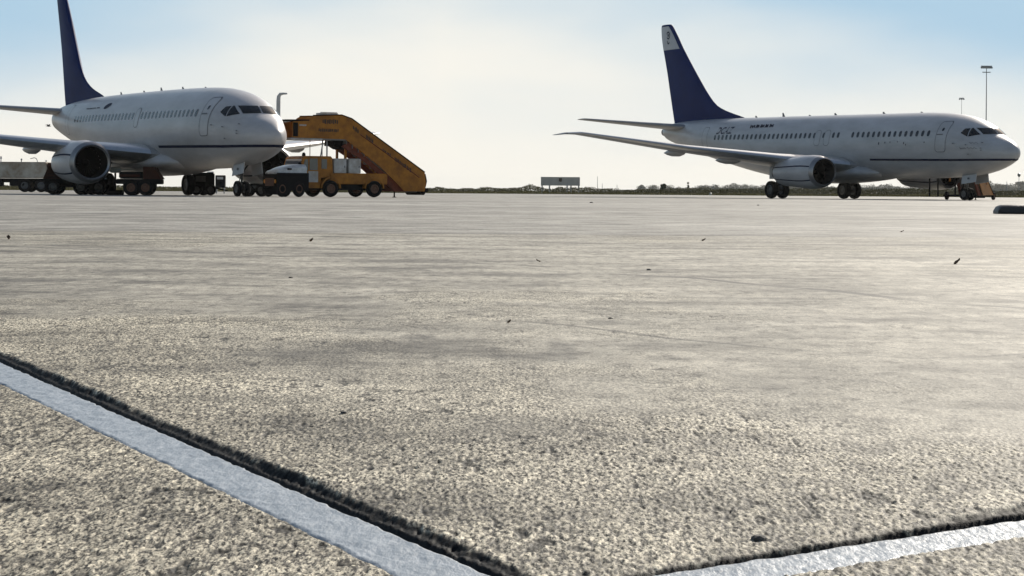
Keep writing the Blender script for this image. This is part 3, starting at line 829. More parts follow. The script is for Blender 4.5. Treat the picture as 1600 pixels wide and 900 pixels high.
    for body, size, a0, z in P['text']:
        vs, fs = text_mesh(body, size)
        MB().add([sk.on(a0 - v.x, z + v.y, -1, 0.008) for v in vs], fs).build('registration', M['darkblue'], fus)
    for u_, z, ra, rb in P['spots']:
        vs = [sk.on(u_ + ra * math.cos(t), z + rb * math.sin(t) - .12 * ra * math.cos(t), -1, 0.009) for t in [2 * math.pi * k / 18 for k in range(18)]]
        MB().add(vs + [sk.on(u_, z, -1, 0.009)], [(k, (k + 1) % 18, 18) for k in range(18)]).build('emblem', M['darkblue'], fus)
    return root
M['seamg'] = mat('panel_seam', (0.40, 0.40, 0.42), 0.5)
M['tipgrey'] = mat('tail_panel_grey_white', (0.42, 0.43, 0.46), 0.4, var=0.15, vscale=2)
M['darkblue'] = mat('dark_blue_lettering', (0.010, 0.014, 0.04), 0.6, spec=0.15)

airliner(dict(tab=TABR, pos=(28.604, 115.885), a=1.0948, white='white', seam=21.5,
    label='white airliner on the right in side view, blue fin with pale grey tip',
    stripe_z=lambda q: 2.34 + 0.013 * max(0, q - 4), stripe_end=11.4,
    doors=[(4.20, 5.02, 2.83, 4.58), (15.42, 15.98, 3.38, 4.32, 'overwing_exit', 0.20, False, 0.03), (16.42, 16.98, 3.38, 4.32, 'overwing_exit', 0.20, False, 0.03), (29.9, 30.6, 3.25, 4.85, 'door', 0.16, False, 0.03)],
    wins=[(5.75, 13.05), (14.55, 28.75)], winslope=0.009,
    wing=[(1.2, 12.7, 2.05, 8.3, .13, .02), (1.9, 13.1, 2.12, 7.9, .13, .02), (5.4, 15.1, 2.48, 5.5, .115, .01), (10.5, 18.0, 3.10, 3.7, .105, 0), (16.2, 21.35, 3.98, 1.75, .10, 0), (16.8, 22.2, 3.98, 1.25, .09, 0), (17.2, 23.0, 3.90, .6, .08, 0)],
    canoes=[(6.6, 3.0, .20, 18.1, 2.42), (9.8, 2.6, .19, 19.6, 2.86)],
    eng=(11.75, 4.83, 1.62, 4.3), pylz=2.30,
    stab=(0.4, 33.6, 4.95, 4.1, 7.0, 37.2, 5.50, 1.5), gear=19.6, track=5.72, nosegear=4.35, fair=(11.3, 22.3),
    fle=[(5.2, 26.9), (5.52, 27.75), (5.78, 28.9), (6.05, 30.0), (6.44, 31.1), (7.11, 32.05), (8.19, 33.2), (10.75, 35.65), (12.45, 37.15), (12.56, 37.35)],
    fte=[(5.0, 36.65), (5.4, 36.78), (8.86, 37.76), (12.4, 38.68), (12.56, 38.60)], fz=[5.1, 5.4, 5.52, 5.65, 5.8, 6.05, 6.25, 6.44, 6.75, 7.11, 7.6, 8.19, 9, 10, 10.75, 11.6, 12.3, 12.45, 12.56],
    tip=(10.70, 12.42), ants=[(8.5, .06), (12.2, .12), (17.2, .14), (23.0, .26), (26.2, .12), (20.0, .07)],
    script=[(5, 24.9, 22.3, 4.78, 0.24)], marks=[(3, 3.1, 2.1, 3.0, .10, .010), (12, 2.5, 1.9, 3.3, .12, .008)], text=[('DCAZ', 0.66, 28.75, 4.36)], spots=[(10.3, 3.40, .05, .09), (9.7, 3.44, .04, .06), (9.2, 3.46, .03, .06), (8.5, 3.47, .03, .05), (7.9, 3.38, .04, .07), (7.7, 3.28, .04, .05), (6.0, 3.4, .05, .04)]))
airliner(dict(tab=TABL, pos=(-10.607, 92.345), a=1.0387, white='white2', seam=24.0,
    label='white airliner on the left, nose toward us, beside the yellow stairs',
    stripe_z=lambda q: 2.31 + 0.012 * max(0, q - 3), stripe_end=10.4,
    doors=[(3.95, 4.78, 2.83, 4.60), (12.95, 13.50, 3.42, 4.36, 'overwing_exit', 0.20, False, 0.03), (24.6, 25.3, 3.3, 4.9, 'door', 0.16, False, 0.03)],
    wins=[(5.42, 12.6), (13.9, 23.1)], winslope=0.009,
    wing=[(1.2, 10.5, 2.0, 7.9, .13, .02), (1.9, 10.9, 2.05, 7.5, .13, .02), (4.9, 12.6, 2.36, 5.1, .12, .01), (9.2, 15.1, 2.85, 3.4, .11, 0), (13.9, 17.8, 3.50, 1.7, .10, 0), (14.4, 18.3, 3.55, 1.1, .08, 0)],
    canoes=[(6.0, 3.0, .20, 15.5, 2.30), (8.9, 2.6, .20, 16.4, 2.62)],
    eng=(11.1, 4.83, 1.57, 3.7), esc=1.05, pylz=2.25,
    stab=(0.4, 27.3, 4.62, 3.8, 6.2, 30.4, 5.05, 1.4), gear=16.3, track=5.23, nosegear=4.04, fair=(9.3, 19.0),
    fle=[(5.1, 22.7), (5.40, 23.36), (5.6, 24.1), (5.85, 25.06), (6.29, 26.15), (6.9, 26.95), (9.51, 28.70), (11.17, 29.86), (11.9, 30.4)],
    fte=[(4.9, 29.85), (5.2, 29.95), (8.26, 30.67), (11.3, 31.60), (11.9, 31.78)], fz=[5.0, 5.25, 5.4, 5.5, 5.6, 5.72, 5.85, 6.05, 6.29, 6.6, 6.9, 7.5, 8.26, 9.5, 10.5, 11.17, 11.9],
    ants=[(8.5, .05), (11.5, .12), (14.5, .18), (17.0, .1), (20.5, .16)],
    script=[], marks=[(9, 21.8, 19.4, 4.60, 0.06, .012)], text=[], spots=[(18.6, 4.66, .42, .15)]))

# ------------------------------------------------------------------ passenger stair truck
def stair_truck(loc, rz, label, cab_on=True):
    root = thing('stair_truck' if cab_on else 'towed_stairs', loc, rz, label, 'stair truck' if cab_on else 'passenger stairs')
    WY = 0.5
    bodyp = [(0.35, 2.80), (0.35, 3.55), (1.15, 3.60), (1.22, 3.74), (1.40, 3.84), (2.9, 3.90), (3.42, 3.74), (7.40, 1.22), (7.48, 0.60), (7.40, 0.30), (6.3, 0.30), (5.95, 0.62), (5.0, 1.46), (3.62, 2.42), (3.1, 2.76)]
    if not cab_on: bodyp = bodyp[:6] + [(3.42, 3.74), (8.85, .32), (6.3, .30)] + bodyp[11:]
    for y in (-1.0, WY - .04):
        p = MB().prism(bodyp, y, y + 0.04).build('side_panel', M['yellow'], root)
        ys = y - 0.012 if y < 0 else y + 0.052
        MB().tube([(1.4, ys, 3.86), (2.9, ys, 3.92), (3.43, ys, 3.76), (7.40, ys, 1.24) if cab_on else (8.8, ys, .36)], 0.028, 6).build('handrail', M['black'], p)
        # raised ribs along the flight
        MB().tube([(3.9, ys, 3.0), (7.1, ys, 0.98)], 0.022, 5).build('rib', M['redbr'], p)
        MB().box(0.38, 0.62, ys - .008, ys + .008, 2.85, 3.5).build('end_pad', M['black'], p)
        mb = MB(); rr = random.Random(4)
        def word(x0, x1, z, h_, slope=0.0, th=0.022):
            x = x0
            while x < x1:
                wd_ = rr.uniform(.05, .11); zz = z + (x - x0) * slope
                mb.box(x, x + wd_ * .55, ys - .010, ys + .010, zz - h_ * rr.uniform(.3, .5), zz + h_ * rr.uniform(.3, .5)); x += wd_
        word(1.90, 2.70, 3.58, .24); word(1.70, 2.75, 3.17, .17); word(3.5, 3.75, 3.32, .22, -.6); word(4.2, 4.55, 2.90, .24, -.62); word(5.1, 5.5, 2.28, .16, -.62); word(5.75, 6.6, 1.86, .22, -.63)
        mb.build('side_lettering', M['dark'], p)
        MB().box(.70, 1.05, ys - .009, ys + .009, 3.35, 3.42).build('grey_strip', M['offwhite'], p)
    # front closing frame, canopy roof, platform, steps
    MB().prism([(0.30, 3.56), (1.2, 3.60), (1.2, 3.66), (0.02, 3.64), (0.02, 3.56)], -1.03, WY + .03).build('front_canopy', M['black'], root)
    MB().box(0.3, 3.15, -0.95, WY - .05, 2.70, 2.80).build('platform', M['tread'], root)
    MB().box(0.25, 1.9, -1.02, WY + .02, 2.69, 2.765).build('platform_edge', M['offwhite'], root)
    mb = MB(); ns = 13
    for k in range(ns):
        x = 3.2 + k * (4.1 / ns); z = 2.72 - k * (2.45 / ns)
        mb.box(x, x + 0.30, -0.94, WY - .06, z - 0.04, z); mb.box(x, x + 0.02, -0.94, WY - .06, z - 0.2, z)
    mb.build('steps', M['tread'], root)
    mb = MB().box(1.80, 2.75, -0.85, -0.45, 3.90, 4.0, 0, 0.02).tube([(1.78, -.9, 3.88), (1.85, -.9, 4.02), (2.70, -.9, 4.02), (2.78, -.9, 3.9)], 0.02, 6)
    mb.build('roof_light_box', M['offwhite'], root)
    # underframe beams
    for y in (-0.85, 0.30):
        MB().prism([(3.3, 2.62), (3.7, 2.36), (5.98, 0.66), (6.5, 0.28), (5.80, 0.28), (5.4, 0.70), (4.85, 1.22), (4.2, 1.72), (3.45, 2.15), (3.0, 2.42)], y, y + 0.1).build('underframe_beam', M['redbr'], root)
    MB().prism([(2.75, 2.72), (3.5, 2.70), (3.65, 2.30), (3.2, 2.30), (2.95, 2.44), (2.72, 2.46)], -0.55, 0.55).build('hinge_bracket', M['black'], root)
    mb = MB()
    for y in (-.62, .30): mb.box(3.24, 3.34, y - .05, y + .05, 1.15, 2.65)
    mb.build('lift_column', M['yellow'], root)
    mb = MB().tube([(1.95, -.7, 1.92), (2.08, -.7, 2.70)], .030, 6).tube([(2.28, -.7, 1.92), (2.28, -.7, 2.70)], .036, 6).tube([(2.50, .3, 1.92), (2.50, .3, 2.70)], .022, 6).tube([(2.04, .7, 1.92), (2.04, .7, 2.70)], .02, 6)
    mb.build('support_strut', M['post'], root)
    # foot rollers
    mb = MB().lathe([(-.8, .14), (.8, .14)], 'y', (7.42, 0, .26), 14, 0, True).lathe([(-.9, .10), (.9, .10)], 'y', (7.56, 0, .36), 12, 0, True)
    mb.box(7.38, 7.50, -.9, -.5, .4, 1.1).tube([(7.45, -.95, .5), (7.52, -.95, .8), (7.44, -.95, 1.15)], .035, 6)
    mb.build('foot_roller', M['black'], root, True)
    MB().tube([(5.95, -.6, .02), (5.95, -.6, .40)], .035, 6).lathe([(0, .09), (.03, .09)], 'z', (5.95, -.6, 0), 10, 0, True).build('jack_leg', M['black'], root)
    if not cab_on:
        mb = MB().box(3.2, 10.4, -.7, .7, .22, .34, 0, .02).box(9.2, 10.3, -.75, .75, .34, .62, 0, .08)
        for y in (-.8, .8): mb.tube([(.6, y, .2), (.6, y, 2.7)], .05, 6).tube([(2.4, y, .2), (2.4, y, 2.7)], .05, 6)
        mb.build('chassis', M['black'], root)
        for x in (4.2, 9.7):
            for y in (-.75, .75): wheel('wheel', .26, .18, x, y, .26, root, 'hubr')
        for y in (-.5, .5): MB().box(10.41, 10.46, y - .08, y + .08, .24, .34).build('tail_lamp', M['lamp'], root)
        return root
    # chassis and cab
    ch = MB().box(2.3, 5.35, -1.05, 1.05, .62, 1.14, 0, .03)
    ch = ch.build('flatbed', M['yellow'], root)
    MB().box(1.0, 5.5, -.45, .45, .36, .62).tube([(2.33, -1, .4), (2.33, 1, .4)], .07, 8).tube([(4.64, -1, .4), (4.64, 1, .4)], .07, 8).box(2.9, 3.9, -.95, -.55, .34, .62, 0, .03).build('chassis', M['black'], root)
    for x in (2.33, 4.64):
        for y in (-1.0, 1.0):
            sg = -1 if y < 0 else 1
            rings = []
            for rr_ in (): pass
            mb = MB(); vs = []
            for k in range(13):
                t = math.pi * (k / 12) 
                for r_ in (.46, .53):
                    for yy_ in (y - sg * .18, y + sg * .09): vs.append((x + r_ * math.cos(t), yy_, .42 + r_ * math.sin(t)))
            fs = []
            for k in range(12):
                a = 4 * k; b = a + 4
                fs += [(a, a + 1, b + 1, b), (a + 2, b + 2, b + 3, a + 3), (a + 1, a + 3, b + 3, b + 1), (a, b, b + 2, a + 2)]
            mb.add(vs, fs).build('mudguard', M['yellow'], root)
            wheel('wheel', .40, .26, x, y, .40, root, 'hubr')
    cabp = [(.66, .42), (.62, .62), (.66, 1.05), (.72, 1.20), (.92, 1.86), (1.02, 1.94), (2.34, 1.94), (2.42, 1.86), (2.46, 1.1), (2.46, .95), (1.85, .92), (1.78, .42)]
    cab = MB().prism(cabp, -1.0, 1.0).build('cab', M['yellow'], root)
    def quad_x(xa, za, xb, zb, y0, y1, off):
        d = Vector((xb - xa, 0, zb - za)).normalized(); nx_, nz_ = -d.z * off, d.x * off
        return MB().add([(xa + nx_, y0, za + nz_), (xb + nx_, y0, zb + nz_), (xb + nx_, y1, zb + nz_), (xa + nx_, y1, za + nz_)], [(0, 1, 2, 3)])
    quad_x(.74, 1.24, .90, 1.80, -.90, .90, .008).build('windscreen', M['wind'], cab)
    for sg in (-1, 1):
        y = sg * 1.0
        def sp(poly, off, m, nm, par): return MB().add([(a, y + sg * off, b) for a, b in poly] + [(a, y + sg * (off - .01), b) for a, b in poly], [tuple(range(len(poly))), tuple(range(2 * len(poly) - 1, len(poly) - 1, -1))]).build(nm, m, par)
        dr = sp([(1.18, .70), (1.18, 1.22), (1.68, 1.22), (1.68, .70)], .016, M['offwhite'], 'cab_door', cab)
        sp([(.86, 1.26), (1.0, 1.78), (1.16, 1.80), (1.16, 1.26)], .012, M['wind'], 'quarter_window', cab)
        sp([(1.24, 1.27), (1.24, 1.82), (1.66, 1.82), (1.66, 1.27)], .012, M['wind'], 'cab_window', cab)
        sp([(1.86, 1.34), (1.86, 1.80), (2.14, 1.80), (2.14, 1.34)], .012, M['wind'], 'cab_window', cab)
        sp([(.70, .98), (.74, 1.18), (1.10, 1.18), (1.10, .98)], .010, M['black'], 'cab_panel', cab)
        MB().tube([(.84, y, 1.4), (.70, y + sg * .16, 1.42), (.70, y + sg * .16, 1.55)], .018, 6).box(.62, .74, y + sg * .16 - .05, y + sg * .16 + .09, 1.22, 1.62, 0, .015).build('mirror', M['black'], cab)
        MB().lathe([(0, .09), (-.03, .09)], 'x', (.64, sg * .75, .72), 12, 0, True).build('headlight', M['offwhite'], cab)
    MB().lathe([(0, .09), (.10, .085), (.16, .05), (.17, .005)], 'z', (1.12, -.6, 1.94), 12, 0, True).build('beacon', M['black'], cab)
    MB().box(.50, .64, -.98, .98, .44, .60, 0, .02).build('bumper', M['black'], root)
    for a, b in ((2.52, 3.18), (3.30, 3.94)):
        c = MB().box(a, b, -1.0, .9, 1.145, 1.84, 0, .02).build('white_cabinet', M['offwhite'], root)
        MB().box(b - .12, b - .08, -1.02, -1.003, 1.4, 1.5).build('handle', M['line'], c)
    return root
stair_truck((-11.15, 97.0, 0), math.atan2(.507, .862), 'yellow stair truck by the left airliner, ramp coming down to the right')
stair_truck((*at(1468, 125), 0), R(62), 'yellow towed stairs mostly hidden behind the right airliner\'s nose', False)

# ------------------------------------------------------------------ ground vehicles at left
def tow_tractor(loc, rz, label):
    root = thing('tow_tractor', loc, rz, label, 'tow tractor'); root.scale = (.80, .9, 1.0)
    MB().prism([(-1.0, .10), (-1.05, .9), (-.98, 1.12), (.95, 1.12), (.95, .28), (-.30, .28), (-.34, .10)], -.95, .95).build('body', M['black'], root)
    rings = []
    for x, z, hwid in ((-1.0, 1.10, .72), (-.85, 1.24, .80), (-.5, 1.38, .83), (0, 1.48, .84), (.5, 1.53, .84), (.9, 1.53, .82)):
        rings.append([(x, -hwid, 1.07), (x, -hwid * .96, (z + 1.1) / 2 + .05), (x, -hwid * .78, z - .03), (x, -hwid * .4, z + .01), (x, hwid * .4, z + .01), (x, hwid * .78, z - .03), (x, hwid * .96, (z + 1.1) / 2 + .05), (x, hwid, 1.07)])
    b = MB().loft(rings).build('bonnet', M['bonnet'], root, True)
    MB().box(-.35, -.1, -.86, -.80, 1.26, 1.34).build('air_vent', M['black'], b)
    MB().box(-1.09, -1.05, -.55, .55, .5, .88).build('grille', M['hubr'], root)
    for s_ in (-1, 1):
        MB().lathe([(-.02, .09), (.03, .09)], 'x', (-1.06, s_ * .68, .72), 12, 0, True).build('headlight', M['lamp'], root)
        MB().box(-.62, -.36, s_ * .88 - .02, s_ * .88 + .02, .42, .80, 0, .01).build('step', M['yellow'], root)
    for x in (-.72, .35):
        for y in (-.86, .86): wheel('wheel', .37, .26, x, y, .37, root, 'hubr')
    MB().tube([(-1.05, 0, .42), (-1.45, 0, .40)], .06, 8).build('tow_hitch', M['black'], root)
    return root
D_ = Vector((.862, .507)); N_ = Vector((.507, -.862))
p = Vector((-11.15, 97)) + D_ * 0.10 + N_ * .9
tow_tractor((p.x, p.y, 0), math.atan2(.507, .862), 'dark tow tractor with white rounded bonnet under the left airliner\'s nose')

# long stained tank trailer far left
X0, Z0 = at(78, 150)
tr = thing('tank_trailer', (X0, Z0, 0), 0, 'long grimy pale tank trailer at the left edge behind the wing', 'trailer')
MB().box(-9.5, 0, -1.2, 1.2, 1.02, 2.20, 0, .06).build('tank', M['tank'], tr)
MB().box(-9.3, .3, -.5, .5, .70, 1.0).box(-6.2, -3.2, -1.1, -.6, .42, 1.0, 0, .03).box(-2.7, -1.6, -1.1, -.7, .45, 1.0, 0, .03).build('chassis', M['black'], tr)
for x in (-8.6, -7.4, -4.0 + 2.4, -.4):
    for y in (-1.0, 1.0): wheel('wheel', .48, .30, x, y, .48, tr, 'hub')
for x, hh in ((-3.55, .42), (-2.05, .26), (-.25, .14)):
    MB().tube([(x, -.2, 2.18), (x, -.2, 2.2 + hh)], .035, 6).lathe([(hh * .5, .07), (hh * .9, .06)], 'z', (x, -.2, 2.2), 8, 0, True).build('valve', M['post'], tr)
MB().tube([(-1.4, -.2, 2.45), (-1.1, -.2, 2.52), (-.95, -.2, 2.45), (-.85, -.2, 2.18)], .03, 6).build('vent_pipe', M['post'], tr)
MB().prism([(.05, .7), (.05, 2.15), (.35, 2.15), (.55, 1.4), (.95, 1.1), (.95, .7)], -1.0, 1.0).build('end_ladder_box', M['rust'], tr)

# low dark service truck under the left wing
def service_truck(loc, rz, label, wheels, L0, L1, top, cabx=None, name='service_truck'):
    root = thing(name, loc, rz, label, 'service truck')
    MB().box(L0, L1, -.9, .9, .55, .80, 0, .03).box(L0 + .3, L1 - .3, -.45, .45, .38, .56).build('chassis', M['black'], root)
    MB().box(L0 + .15, L1 - .9, -.95, .95, .81, top, 0, .05).build('body', M['black'], root)
    MB().prism([(L1 - .85, .80), (L1 - .85, top + .25), (L1 - .35, top + .25), (L1 + .05, .80)] if not cabx else [(L0 - .05, .80), (L0 + .2, top + .3), (L0 + .8, top + .3), (L0 + .8, .80)], -.92, .92).build('cab', M['rust'], root)
    MB().box(L0 + .2, L1 - 1.0, -.98, -.955, .9, 1.02).build('side_rail', M['rust'], root)
    for i, x in enumerate(wheels):
        for y in (-.85, .85): wheel('wheel', .38, .26, x, y, .38, root, 'hub' if cabx else 'hubr')
    return root
X1, Z1 = at(118, 104.5)
service_truck((X1, Z1, 0), R(4), 'low dark truck with rusty red cab under the left airliner\'s near engine', (-1.0, .38, 1.28), -1.45, 1.75, 1.10, True)
X2, Z2 = at(218, 100)
service_truck((X2, Z2, 0), R(5), 'dark tandem wheeled truck with rusty red top between engine and main gear', (-.33, .36), -1.05, 1.1, 1.15)
mb = MB().lathe([(-.30, .10), (-.2, .16), (.2, .16), (.30, .10)], 'x', (0, 0, 0), 14, 0, True).tube([(.3, 0, 0), (.9, 0, .02), (1.4, -.05, -.06)], .035, 6)
X3, Z3 = at(180, 103)
M['hose'] = mat('pale_hose', (0.55, 0.55, 0.52), 0.5)
g = thing('hose_reel', (X3, Z3, 0), 0, 'pale hose reel on a thin stand right of the near engine', 'hose reel')
o = mb.build('reel', M['hose'], g, True); o.location = (0, 0, 1.27)
MB().tube([(0, 0, 0), (0, 0, 1.2)], .05, 8).box(-.4, .4, -.3, .3, 0, .25, 0, .03).build('stand', M['black'], g)

def ground_unit(loc, rz, label, w_, h_, name='ground_power_unit', cat='ground power unit'):
    root = thing(name, loc, rz, label, cat)
    b = MB().box(-w_ / 2, w_ / 2, -.6, .6, .34, h_, 0, .06).build('housing', M['black'], root)
    MB().box(-w_ * .35, w_ * .1, -.62, -.604, h_ * .6, h_ * .85).build('side_hatch', M['strut'], b)
    for x in (-w_ * .32, w_ * .32):
        for y in (-.55, .55): wheel('wheel', .30, .2, x, y, .30, root, 'hub')
    MB().tube([(w_ / 2, 0, .4), (w_ / 2 + .7, 0, .25)], .04, 6).build('tow_bar', M['black'], root)
    return root
ground_unit((*at(318, 108), 0), R(8), 'dark wheeled ground power unit behind the left airliner\'s far main wheels', 1.15, 1.20)
ground_unit((*at(399, 98.5), 0), R(3), 'low dark equipment dolly between nose wheels and tow tractor', 1.0, .62, 'equipment_dolly', 'dolly')
# cabinets seen under the left airliner's belly
def cabinet(loc, w_, h_, z0, m, label, plate=True):
    root = thing('cabinet', loc, 0, label, 'cabinet')
    b = MB().box(-w_ / 2, w_ / 2, -.25, .25, z0, h_, 0, .02).build('housing', M[m], root)
    if plate: MB().box(-w_ * .32, w_ * .32, -.268, -.252, h_ - .30, h_ - .12).build('name_plate', M['offwhite'], b)
    for x in (-w_ * .4, w_ * .4): MB().box(x - .04, x + .04, -.1, .1, -.02, z0).build('leg', M['post'], root)
    return root
cabinet((*at(344.5, 150), 0), .70, 1.34, .42, 'black', 'black cabinet with pale name plate seen under the left airliner\'s belly')
cabinet((*at(329, 149), 0), .45, 1.60, .25, 'offwhite', 'narrow pale grey cabinet left of the black cabinet', False)

# ------------------------------------------------------------------ block, leaves, pebbles
Xb, Zb = 9.0, 38.1
rt = MB()
rings = []
for x, q, yi in ((0, .45, .05), (.04, .80, .02), (.10, .95, 0), (.4, 1.0, 0), (1.5, 1.0, 0), (1.82, .95, 0), (1.88, .80, .02), (1.92, .45, .05)):
    h_ = .175
    rings.append([(x, -.24 + yi, 0.0), (x, -.26 + yi, .03), (x, -.25 + yi, h_ * q * .72), (x, -.20 + yi, h_ * q * .93), (x, -.08, h_ * q), (x, .08, h_ * q), (x, .20 - yi, h_ * q * .93), (x, .25 - yi, h_ * q * .72), (x, .26 - yi, .03), (x, .24 - yi, 0)])
rt.loft(rings)
o = rt.build('rubber_block', M['slab'], None, True, (Xb, Zb, .002))
tag(o, 'low black rubber block lying on the apron at the right edge', 'rubber block')

def leaf(kind):
    mb = MB(); nx_, ny_ = 8, 4; vs = []
    L_, Wd = .055, .030
    for i in range(nx_ + 1):
        q = i / nx_; wd_ = Wd * math.sin(math.pi * min(1, q * .96 + .02)) ** .8
        for j in range(ny_ + 1):
            r_ = j / ny_ * 2 - 1
            z = .004 + (r_ * r_) * .012 * (1 if kind == 0 else .6) + (q ** 2) * (.020 if kind == 0 else .012) + .002 * math.sin(q * 9 + j)
            vs.append((q * L_ - L_ / 2, r_ * wd_ / 2, z))
    mb.add(vs, [(i * (ny_ + 1) + j, i * (ny_ + 1) + j + 1, (i + 1) * (ny_ + 1) + j + 1, (i + 1) * (ny_ + 1) + j) for i in range(nx_) for j in range(ny_)])
    mb.tube([(-L_ / 2, 0, .006), (-L_ / 2 - .012, .002, .009), (-L_ / 2 - .022, .004, .006)], .0011, 5)
    o = mb.build('dry_leaf', M['leafdry'], None, True)
    md = o.modifiers.new('t', 'SOLIDIFY'); md.thickness = .0008
    return o
leaves = [(1497, 414, .85, 0.3, 'upright curled brown leaf standing alone at right below the black block'), (487, 379, .95, 1.2, 'dark curled leaf lying on the apron below the stair truck'),
          (14, 376, 1.1, 2.0, 'dark flat leaf at the far left edge of the apron'), (1100, 378, .8, 0.7, 'small dark leaf lying below the right airliner\'s tail'), (797, 512, .35, 1.0, 'tiny dark leaf bit in the middle of the apron foreground'),
          (842, 411, .5, 2.6, 'small leaf bit lying below the distant grey board'), (1410, 363, .7, 0.2, 'small round dark leaf lying below the right airliner\'s front fuselage')]
l0 = leaf(0)
for i, (a, b, sc, rz, lab) in enumerate(leaves):
    o = l0 if i == 0 else l0.copy()
    if i: COL.objects.link(o)
    X, Y = px(a, b)
    o.location = (X, Y, ground_h(X, Y)); sc *= .85; o.scale = (sc, sc, sc * (1.1 if i == 0 else 1)); o.rotation_euler = (0, R(-14) if i == 0 else 0, rz)
    tag(o, lab, 'leaf', 'dry leaves scattered on the apron')
def pebble():
    import bmesh
    bm = bmesh.new(); bmesh.ops.create_icosphere(bm, subdivisions=2, radius=.010)
    rr = random.Random(2)
    for v in bm.verts: v.co *= rr.uniform(.75, 1.15); v.co.z *= .6
    me = bpy.data.meshes.new('pebble'); bm.to_mesh(me); bm.free(); me.materials.append(M['stone'])
    o = bpy.data.objects.new('pebble', me); COL.objects.link(o); return o
pb = pebble()
for i, (a, b, sc, lab) in enumerate([(1015, 424, 1.3, 'dark pebble left of centre right on the middle apron'), (955, 504, .7, 'tiny dark pebble in the foreground right of centre'), (455, 437, .9, 'dark pebble on the apron left of centre'),
        (924, 317, 6.0, 'dark lump on the far apron below the grey board'), (1185, 321, 4.0, 'dark lump on the far apron left of the right airliner\'s wheels'), (540, 660, .55, 'dark pebble in the coarse asphalt left foreground'), (1190, 860, .9, 'large dark pebble by the right painted line')]):
    o = pb if i == 0 else pb.copy()
    if i: COL.objects.link(o)
    X, Y = px(a, b); o.location = (X, Y, ground_h(X, Y)); o.scale = (sc, sc, sc); o.rotation_euler = (0, 0, i)
    tag(o, lab, 'pebble', 'dark pebbles on the apron')

# ------------------------------------------------------------------ distance: board, masts, poles, vegetation
Xs, Zs = at(875.5, 256)
k = Zs / F_PX
bd = thing('notice_board', (Xs, Zs, -.05), 0, 'grey horizontal board on short legs at the far apron edge', 'notice board')
bb = MB().box(-30.5 * k, 30.5 * k, -.06, .06, .36 + 8.7 * k + .05, .36 + 22.2 * k + .05, 0, .01).build('panel', M['board'], bd)
MB().box(-2.4 * k, 2.4 * k, -.08, -.062, .36 + 16 * k, .36 + 21 * k).lathe([(0, 1.8 * k), (.01, 1.8 * k)], 'y', (.5 * k, -.082, .36 + 17 * k), 14, 0, True).build('emblem', M['dark'], bb)
for x in (-28.5, -17, 10.5, 16.5, 28.5):
    MB().box(x * k - .09, x * k + .09, -.2, -.062, 0, .36 + 8.8 * k + .1 + (2 * k if abs(x) > 20 else 0)).build('leg', M['board'], bd)

def mast(px_, Z, ytop, lab, r=.16, wide=True):
    X, _ = at(px_, Z); yh = 298.2 + .0075 * (px_ - 800); h_ = CAM_H + (yh - ytop) / F_PX * Z
    root = thing('floodlight_mast', (X, Z, -.05), 0, lab, 'floodlight mast', 'tall floodlight masts beyond the right airliner')
    MB().tube([(0, 0, 0), (0, 0, h_)], [r * 1.5, r * .7], 8).build('pole', M['post'], root)
    s_ = Z / F_PX * 8.5 if wide else Z / F_PX * 3.5
    h = MB().box(-s_, s_, -.1, .1, h_ - .15, h_ + .1)
    if wide: h.box(-s_ * .75, s_ * .75, -.1, .1, h_ - 1.5, h_ - 1.3)
    hd = h.build('crossbar', M['post'], root)
    n_ = 6 if wide else 3
    for i in range(n_):
        x = -s_ * .9 + 1.8 * s_ * i / (n_ - 1)
        MB().box(x - .22, x + .22, -.35, .1, h_ - .55, h_ - .16, 0, .04).build('floodlight', M['post'], hd)
    return root
mast(1540, 470, 103, 'tall floodlight mast with wide head above the right airliner\'s nose', .12)
mast(1501.5, 640, 153, 'shorter thin floodlight mast left of the tall mast', .07, False)

def pole(px_, Z, ytop, lab, r=.05, kind='pole', knob=False):
    X, _ = at(px_, Z); yh = 298.2 + .0075 * (px_ - 800); h_ = CAM_H + (yh - ytop) / F_PX * Z
    mb = MB().tube([(0, 0, 0), (0, 0, h_)], [r, r * .6], 6)
    if knob: mb.lathe([(h_ - .3, r * 1.2), (h_, r * 4), (h_ + .35, r * 4), (h_ + .5, r)], 'z', (0, 0, 0), 8, 0, True)
    o = mb.build('pole', M['post'], None, True, (X, Z, -.05))
    tag(o, lab, 'pole', 'thin poles beyond the apron'); return o
pole(933.5, 300, 275, 'taller thin pole right of the grey board', .05)
pole(941, 300, 286, 'short thin pole right beside the taller thin pole', .05)
pole(964, 300, 288, 'short pole midway between grey board and cypress', .06)
pole(704, 300, 292, 'short pole just right of the stair truck foot', .05)
pole(1114, 290, 287, 'pale pole left of the right airliner\'s main wheels', .07)
pole(1592, 420, 274, 'lamp pole with round head at the right edge', .08, knob=True)
pole(1573, 420, 283, 'thin pole just left of the round headed lamp', .09)
# hooked pipe behind the left airliner's nose
X, Z = at(434, 128)
mb = MB().tube([(0, 0, 0), (0, 0, 5.9), (.02, 0, 6.15), (.12, 0, 6.30), (.30, 0, 6.33), (.55, 0, 6.33)], [.15, .13, .12, .10, .07, .05], 12)
o = mb.build('lamp_post', M['pole_w'], None, True, (X, Z, 0)); tag(o, 'pale post with short hooked arm rising behind the left airliner\'s nose', 'lamp post')
# white marker beyond the apron
X, Z = at(1110, 252)
tag(MB().lathe([(0, .18), (.28, .16), (.36, .08), (.37, .01)], 'z', (0, 0, 0), 12, 0, True).build('marker', M['pole_w'], None, True, (X, Z, -.05)), 'small white marker at the apron edge left of the right airliner', 'marker')

